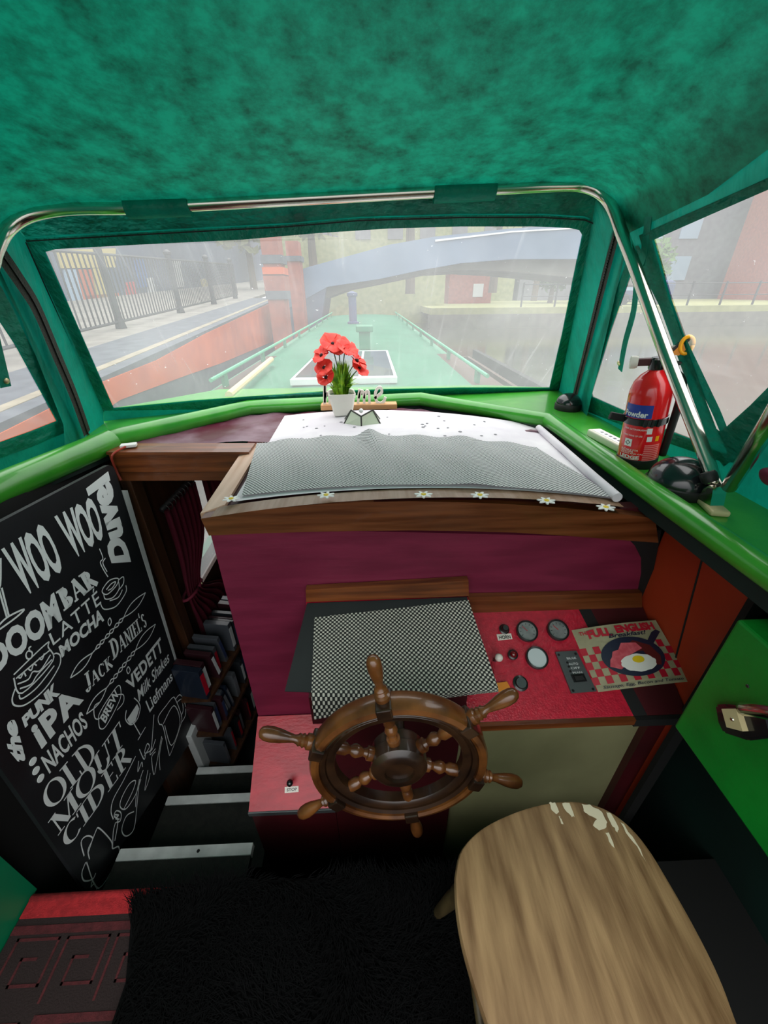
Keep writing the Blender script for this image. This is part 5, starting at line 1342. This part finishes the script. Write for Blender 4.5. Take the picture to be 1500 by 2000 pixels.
# painted shop front behind the railings
fs_ = sR + 5.5
def onf(px, py, off=0.0): return onp(px, py, tp(0, fs_ - off), ph)
sh_ = empty('shop_building', tp(10, fs_), 'grey blue building with a brightly painted shop front behind the railings', 'building')
MB().prism([tp(-2, fs_, -.1), tp(60, fs_, -.6), tp(60, fs_, 9), tp(-2, fs_, 9)], ph * 5).make('wall', 'slate', sh_)
for nm, m_, q in (('fascia_board', 'facecream', [(112, 488), (226, 485), (226, 522), (122, 524)]), ('shop_window', 'facebluelt', [(126, 526), (148, 526), (166, 598), (142, 600)]),
                  ('painted_panel', 'faceorange', [(150, 526), (178, 526), (190, 590), (166, 598)]), ('painted_panel', 'facecream', [(180, 524), (206, 524), (218, 588), (194, 590)]),
                  ('painted_panel', 'faceblue', [(204, 530), (212, 530), (216, 552), (206, 552)]), ('painted_panel', 'faceorange', [(166, 578), (232, 572), (234, 590), (170, 598)]),
                  ('red_door', 'facered', [(246, 552), (262, 550), (268, 582), (250, 584)]), ('shop_window', 'faceblue', [(264, 508), (282, 506), (292, 560), (272, 562)]),
                  ('shop_window', 'facewhite', [(286, 544), (298, 542), (306, 572), (292, 574)]), ('dark_door', 'facenavy', [(306, 500), (338, 498), (352, 590), (322, 596)]),
                  ('shop_window', 'facewhite', [(330, 508), (352, 508), (360, 560), (342, 562)]), ('painted_panel', 'facecream', [(392, 546), (402, 544), (410, 568), (398, 570)]),
                  ('low_wall', 'stone', [(130, 602), (240, 590), (246, 640), (140, 660)]), ('low_wall', 'stone', [(250, 588), (320, 578), (324, 616), (256, 632)])):
    MB().prism([onf(*p, .06) for p in q], ph * .06).make(nm, m_, sh_)
# brick gate piers at the bridge
def pier(px0, px1, y, z0, z1, lab, caps):
    a = at(px0, 560, y=y).x; b_ = at(px1, 560, y=y).x
    o = empty('brick_pier', ((a + b_) / 2, y, z0), lab, 'pier')
    MB().span((a, y, z0), (b_, y + .5, z1)).make('shaft', 'brickpier', o)
    for (c0, c1, m_) in caps: MB().span((a - .03, y - .03, c0), (b_ + .05, y + .53, c1)).make('band', m_, o)
    return o
pier(520, 552, 9.0, -.3, 2.6, 'tall red brick pier with a blue brick band at the left end of the bridge', [(1.86, 2.0, 'brick'), (2.06, 2.2, 'bluebrick'), (1.45, 1.6, 'bluebrick'), (1.6, 1.88, 'brickpier')])
pier(566, 590, 12.4, -.4, 2.75, 'shorter red brick pier on the bridge parapet beside the tall pier', [(2.30, 2.42, 'bluebrick')])
# arched bridge
brg = empty('arched_bridge', at(800, 520, y=13), 'blue grey arched bridge spanning the canal ahead of the boat', 'bridge')
top_ = [(535, 545), (600, 522), (680, 500), (760, 478), (850, 462), (1000, 446), (1140, 438), (1260, 440)]
low_ = [(1260, 520), (1140, 506), (1000, 506), (900, 514), (820, 528), (740, 545), (640, 560), (545, 612)]
MB().prism([at(*p, y=13.0) for p in top_ + low_], (0, .35, 0)).make('fascia', 'bridge', brg)
top2 = [(560, 540), (680, 505), (850, 470), (1000, 456), (1260, 450)]
low2 = [(1260, 560), (1140, 544), (1000, 531), (920, 527), (850, 531), (760, 550), (680, 566), (610, 592), (552, 640)]
MB().prism([at(*p, y=13.35) for p in top2 + low2], (0, 3.2, 0)).make('arch', 'farwall', brg)
MB().prism([at(*p, y=13.02) for p in [(548, 540), (640, 540), (620, 680), (548, 690)]], (0, 2.4, 0)).make('abutment', 'slate', brg)
MB().prism([at(*p, y=12.97) for p in [(850, 468), (1000, 451), (1140, 443), (1140, 446), (1000, 454), (850, 472)]], (0, .04, 0)).make('coping_line', 'whitepaint', brg)
# far bank beyond the bridge
struct(MB().span((3.6, 25.0, -.4), (75, 26.0, .42)).make('far_canal_wall', 'farwall'))
struct(MB().span((3.6, 25.05, .40), (75, 60, .75)).make('far_bank', 'grass'))
struct(MB().prism([V(-4, 30, -.4), V(5.2, 30, -.4), V(5.2, 30, 3.4), V(-4, 30, 5)], (0, 1, 0)).make('bridge_approach_wall', 'treepale'))
fr_ = empty('far_railing', (18, 25.6, .75), 'thin dark railing along the far bank on the right', 'railing')
for z in (1.9, 1.3): MB().tube([V(9, 25.6, z), V(60, 25.6, z)], .03, 6).make('rail', 'iron', fr_)
for k in range(26): MB().span((9 + k * 2 - .04, 25.56, .7), (9 + k * 2 + .04, 25.64, 2.0)).make('post', 'iron', fr_)
def tree(c, r, h, m_, lab):
    o = empty('tree', (c[0], c[1], c[2]), lab, 'tree', 'trees around the canal')
    MB().lathe(V(*c), (0, 0, 1), [(.22, 0), (.15, h * .5), (.06, h)], 8).make('trunk', 'bark', o)
    vs, fs = [], []
    for q in range(900):
        u = V(random.gauss(0, 1), random.gauss(0, 1), random.gauss(0, 1)).normalized() * r * random.uniform(.55, 1.05)
        p = V(*c) + V(0, 0, h) + V(u.x, u.y, u.z * .85)
        a = V(random.gauss(0, 1), random.gauss(0, 1), random.gauss(0, 1)).normalized(); b_ = a.orthogonal().normalized(); s = r * random.uniform(.08, .16)
        i = len(vs); vs += [p - a * s, p - b_ * s * .6, p + a * s, p + b_ * s * .6]; fs.append((i, i + 1, i + 2, i + 3))
    me = bpy.data.meshes.new('crown'); me.from_pydata(vs, [], fs)
    tag(link('crown', me, m_, o), kind='stuff')
    return o
tree((14.2, 34, .7), 2.0, 2.6, 'tree', 'rounded green tree on the far bank under the bridge arch')
tree((21.5, 36, .7), 2.6, 2.4, 'tree', 'dark bushy tree on the far bank near the right edge of the windscreen')
tree((-2.2, 19, 1.5), 1.9, 3.6, 'treepale', 'pale leafless tree above the left end of the bridge')
tree((1.9, 20, 1.5), 1.9, 4.2, 'treepale', 'pale tree rising behind the middle of the bridge')
tree((-6.5, 26, 1.5), 2.8, 4.5, 'treepale', 'pale tree behind the brick piers')
tree((6.2, 22, 1.5), 2.2, 4.6, 'treepale', 'pale tree behind the right half of the bridge')
tree((3.0, 34, 1.5), 3.6, 7.6, 'treepale', 'tallest pale tree far behind the middle of the bridge')
tree((11.0, 29, 1.0), 3.0, 7.4, 'treepale', 'tall pale tree showing above the crown of the bridge')
o = empty('far_house', (9.0, 36, .7), 'small pink brick house on the far bank left of the green tree', 'house')
MB().span((6.4, 35, .6), (9.8, 39, 3.0)).make('wall', 'brickpier', o); MB().prism([V(6.2, 34.8, 3), V(10, 34.8, 3), V(8.1, 34.8, 4.4)], (0, 4.4, 0)).make('roof', 'slate', o)
MB().span((8.3, 34.95, 1.2), (9.1, 35.02, 2.1)).make('window', 'facewhite', o)
o = empty('parked_van', (17, 28.4, .75), 'dark blue van parked on the far bank', 'van')
MB().span((15.4, 27.5, 1.0), (19.4, 29.3, 2.1), .25).make('body', 'facenavy', o); MB().span((16.2, 27.48, 1.55), (18.6, 27.52, 1.95)).make('window', 'facebluelt', o)
for xx in (16.2, 18.6): MB().lathe(V(xx, 27.48, 1.05), (0, 1, 0), [(.34, 0), (.34, .25)], 16).make('wheel', 'black', o)
o = empty('brick_warehouse', (44, 38, .7), 'red brick warehouse seen faintly through the right side window', 'building')
MB().span((34, 30, .6), (64, 42, 12.5)).make('wall', 'brickpier', o)
for i in range(6):
    for j in range(3): MB().span((36 + i * 4.4, 29.9, 2.2 + j * 3.3), (37.8 + i * 4.4, 30.02, 4.2 + j * 3.3)).make('window', 'facebluelt', o)
o = empty('stone_warehouse', (0, 46, .7), 'long pale stone warehouse far behind the bridge', 'building')
MB().span((-9.5, 44, .6), (14.5, 56, 17)).make('wall', 'treepale', o)
for i in range(6):
    for j in range(4): MB().span((-4 + i * 3, 43.9, 2.5 + j * 3.4), (-2.6 + i * 3, 44.02, 4.5 + j * 3.4)).make('window', 'bldgrey', o)
o = empty('grey_office', (26, 44, .7), 'blue grey building block beyond the canal on the right', 'building')
MB().span((15, 44, .6), (62, 54, 20)).make('wall', 'bldgrey', o)
for i in range(5):
    for j in range(3): MB().span((16.5 + i * 3.3, 43.9, 2.4 + j * 3.4), (18.3 + i * 3.3, 44.02, 4.4 + j * 3.4)).make('window', 'facebluelt', o)
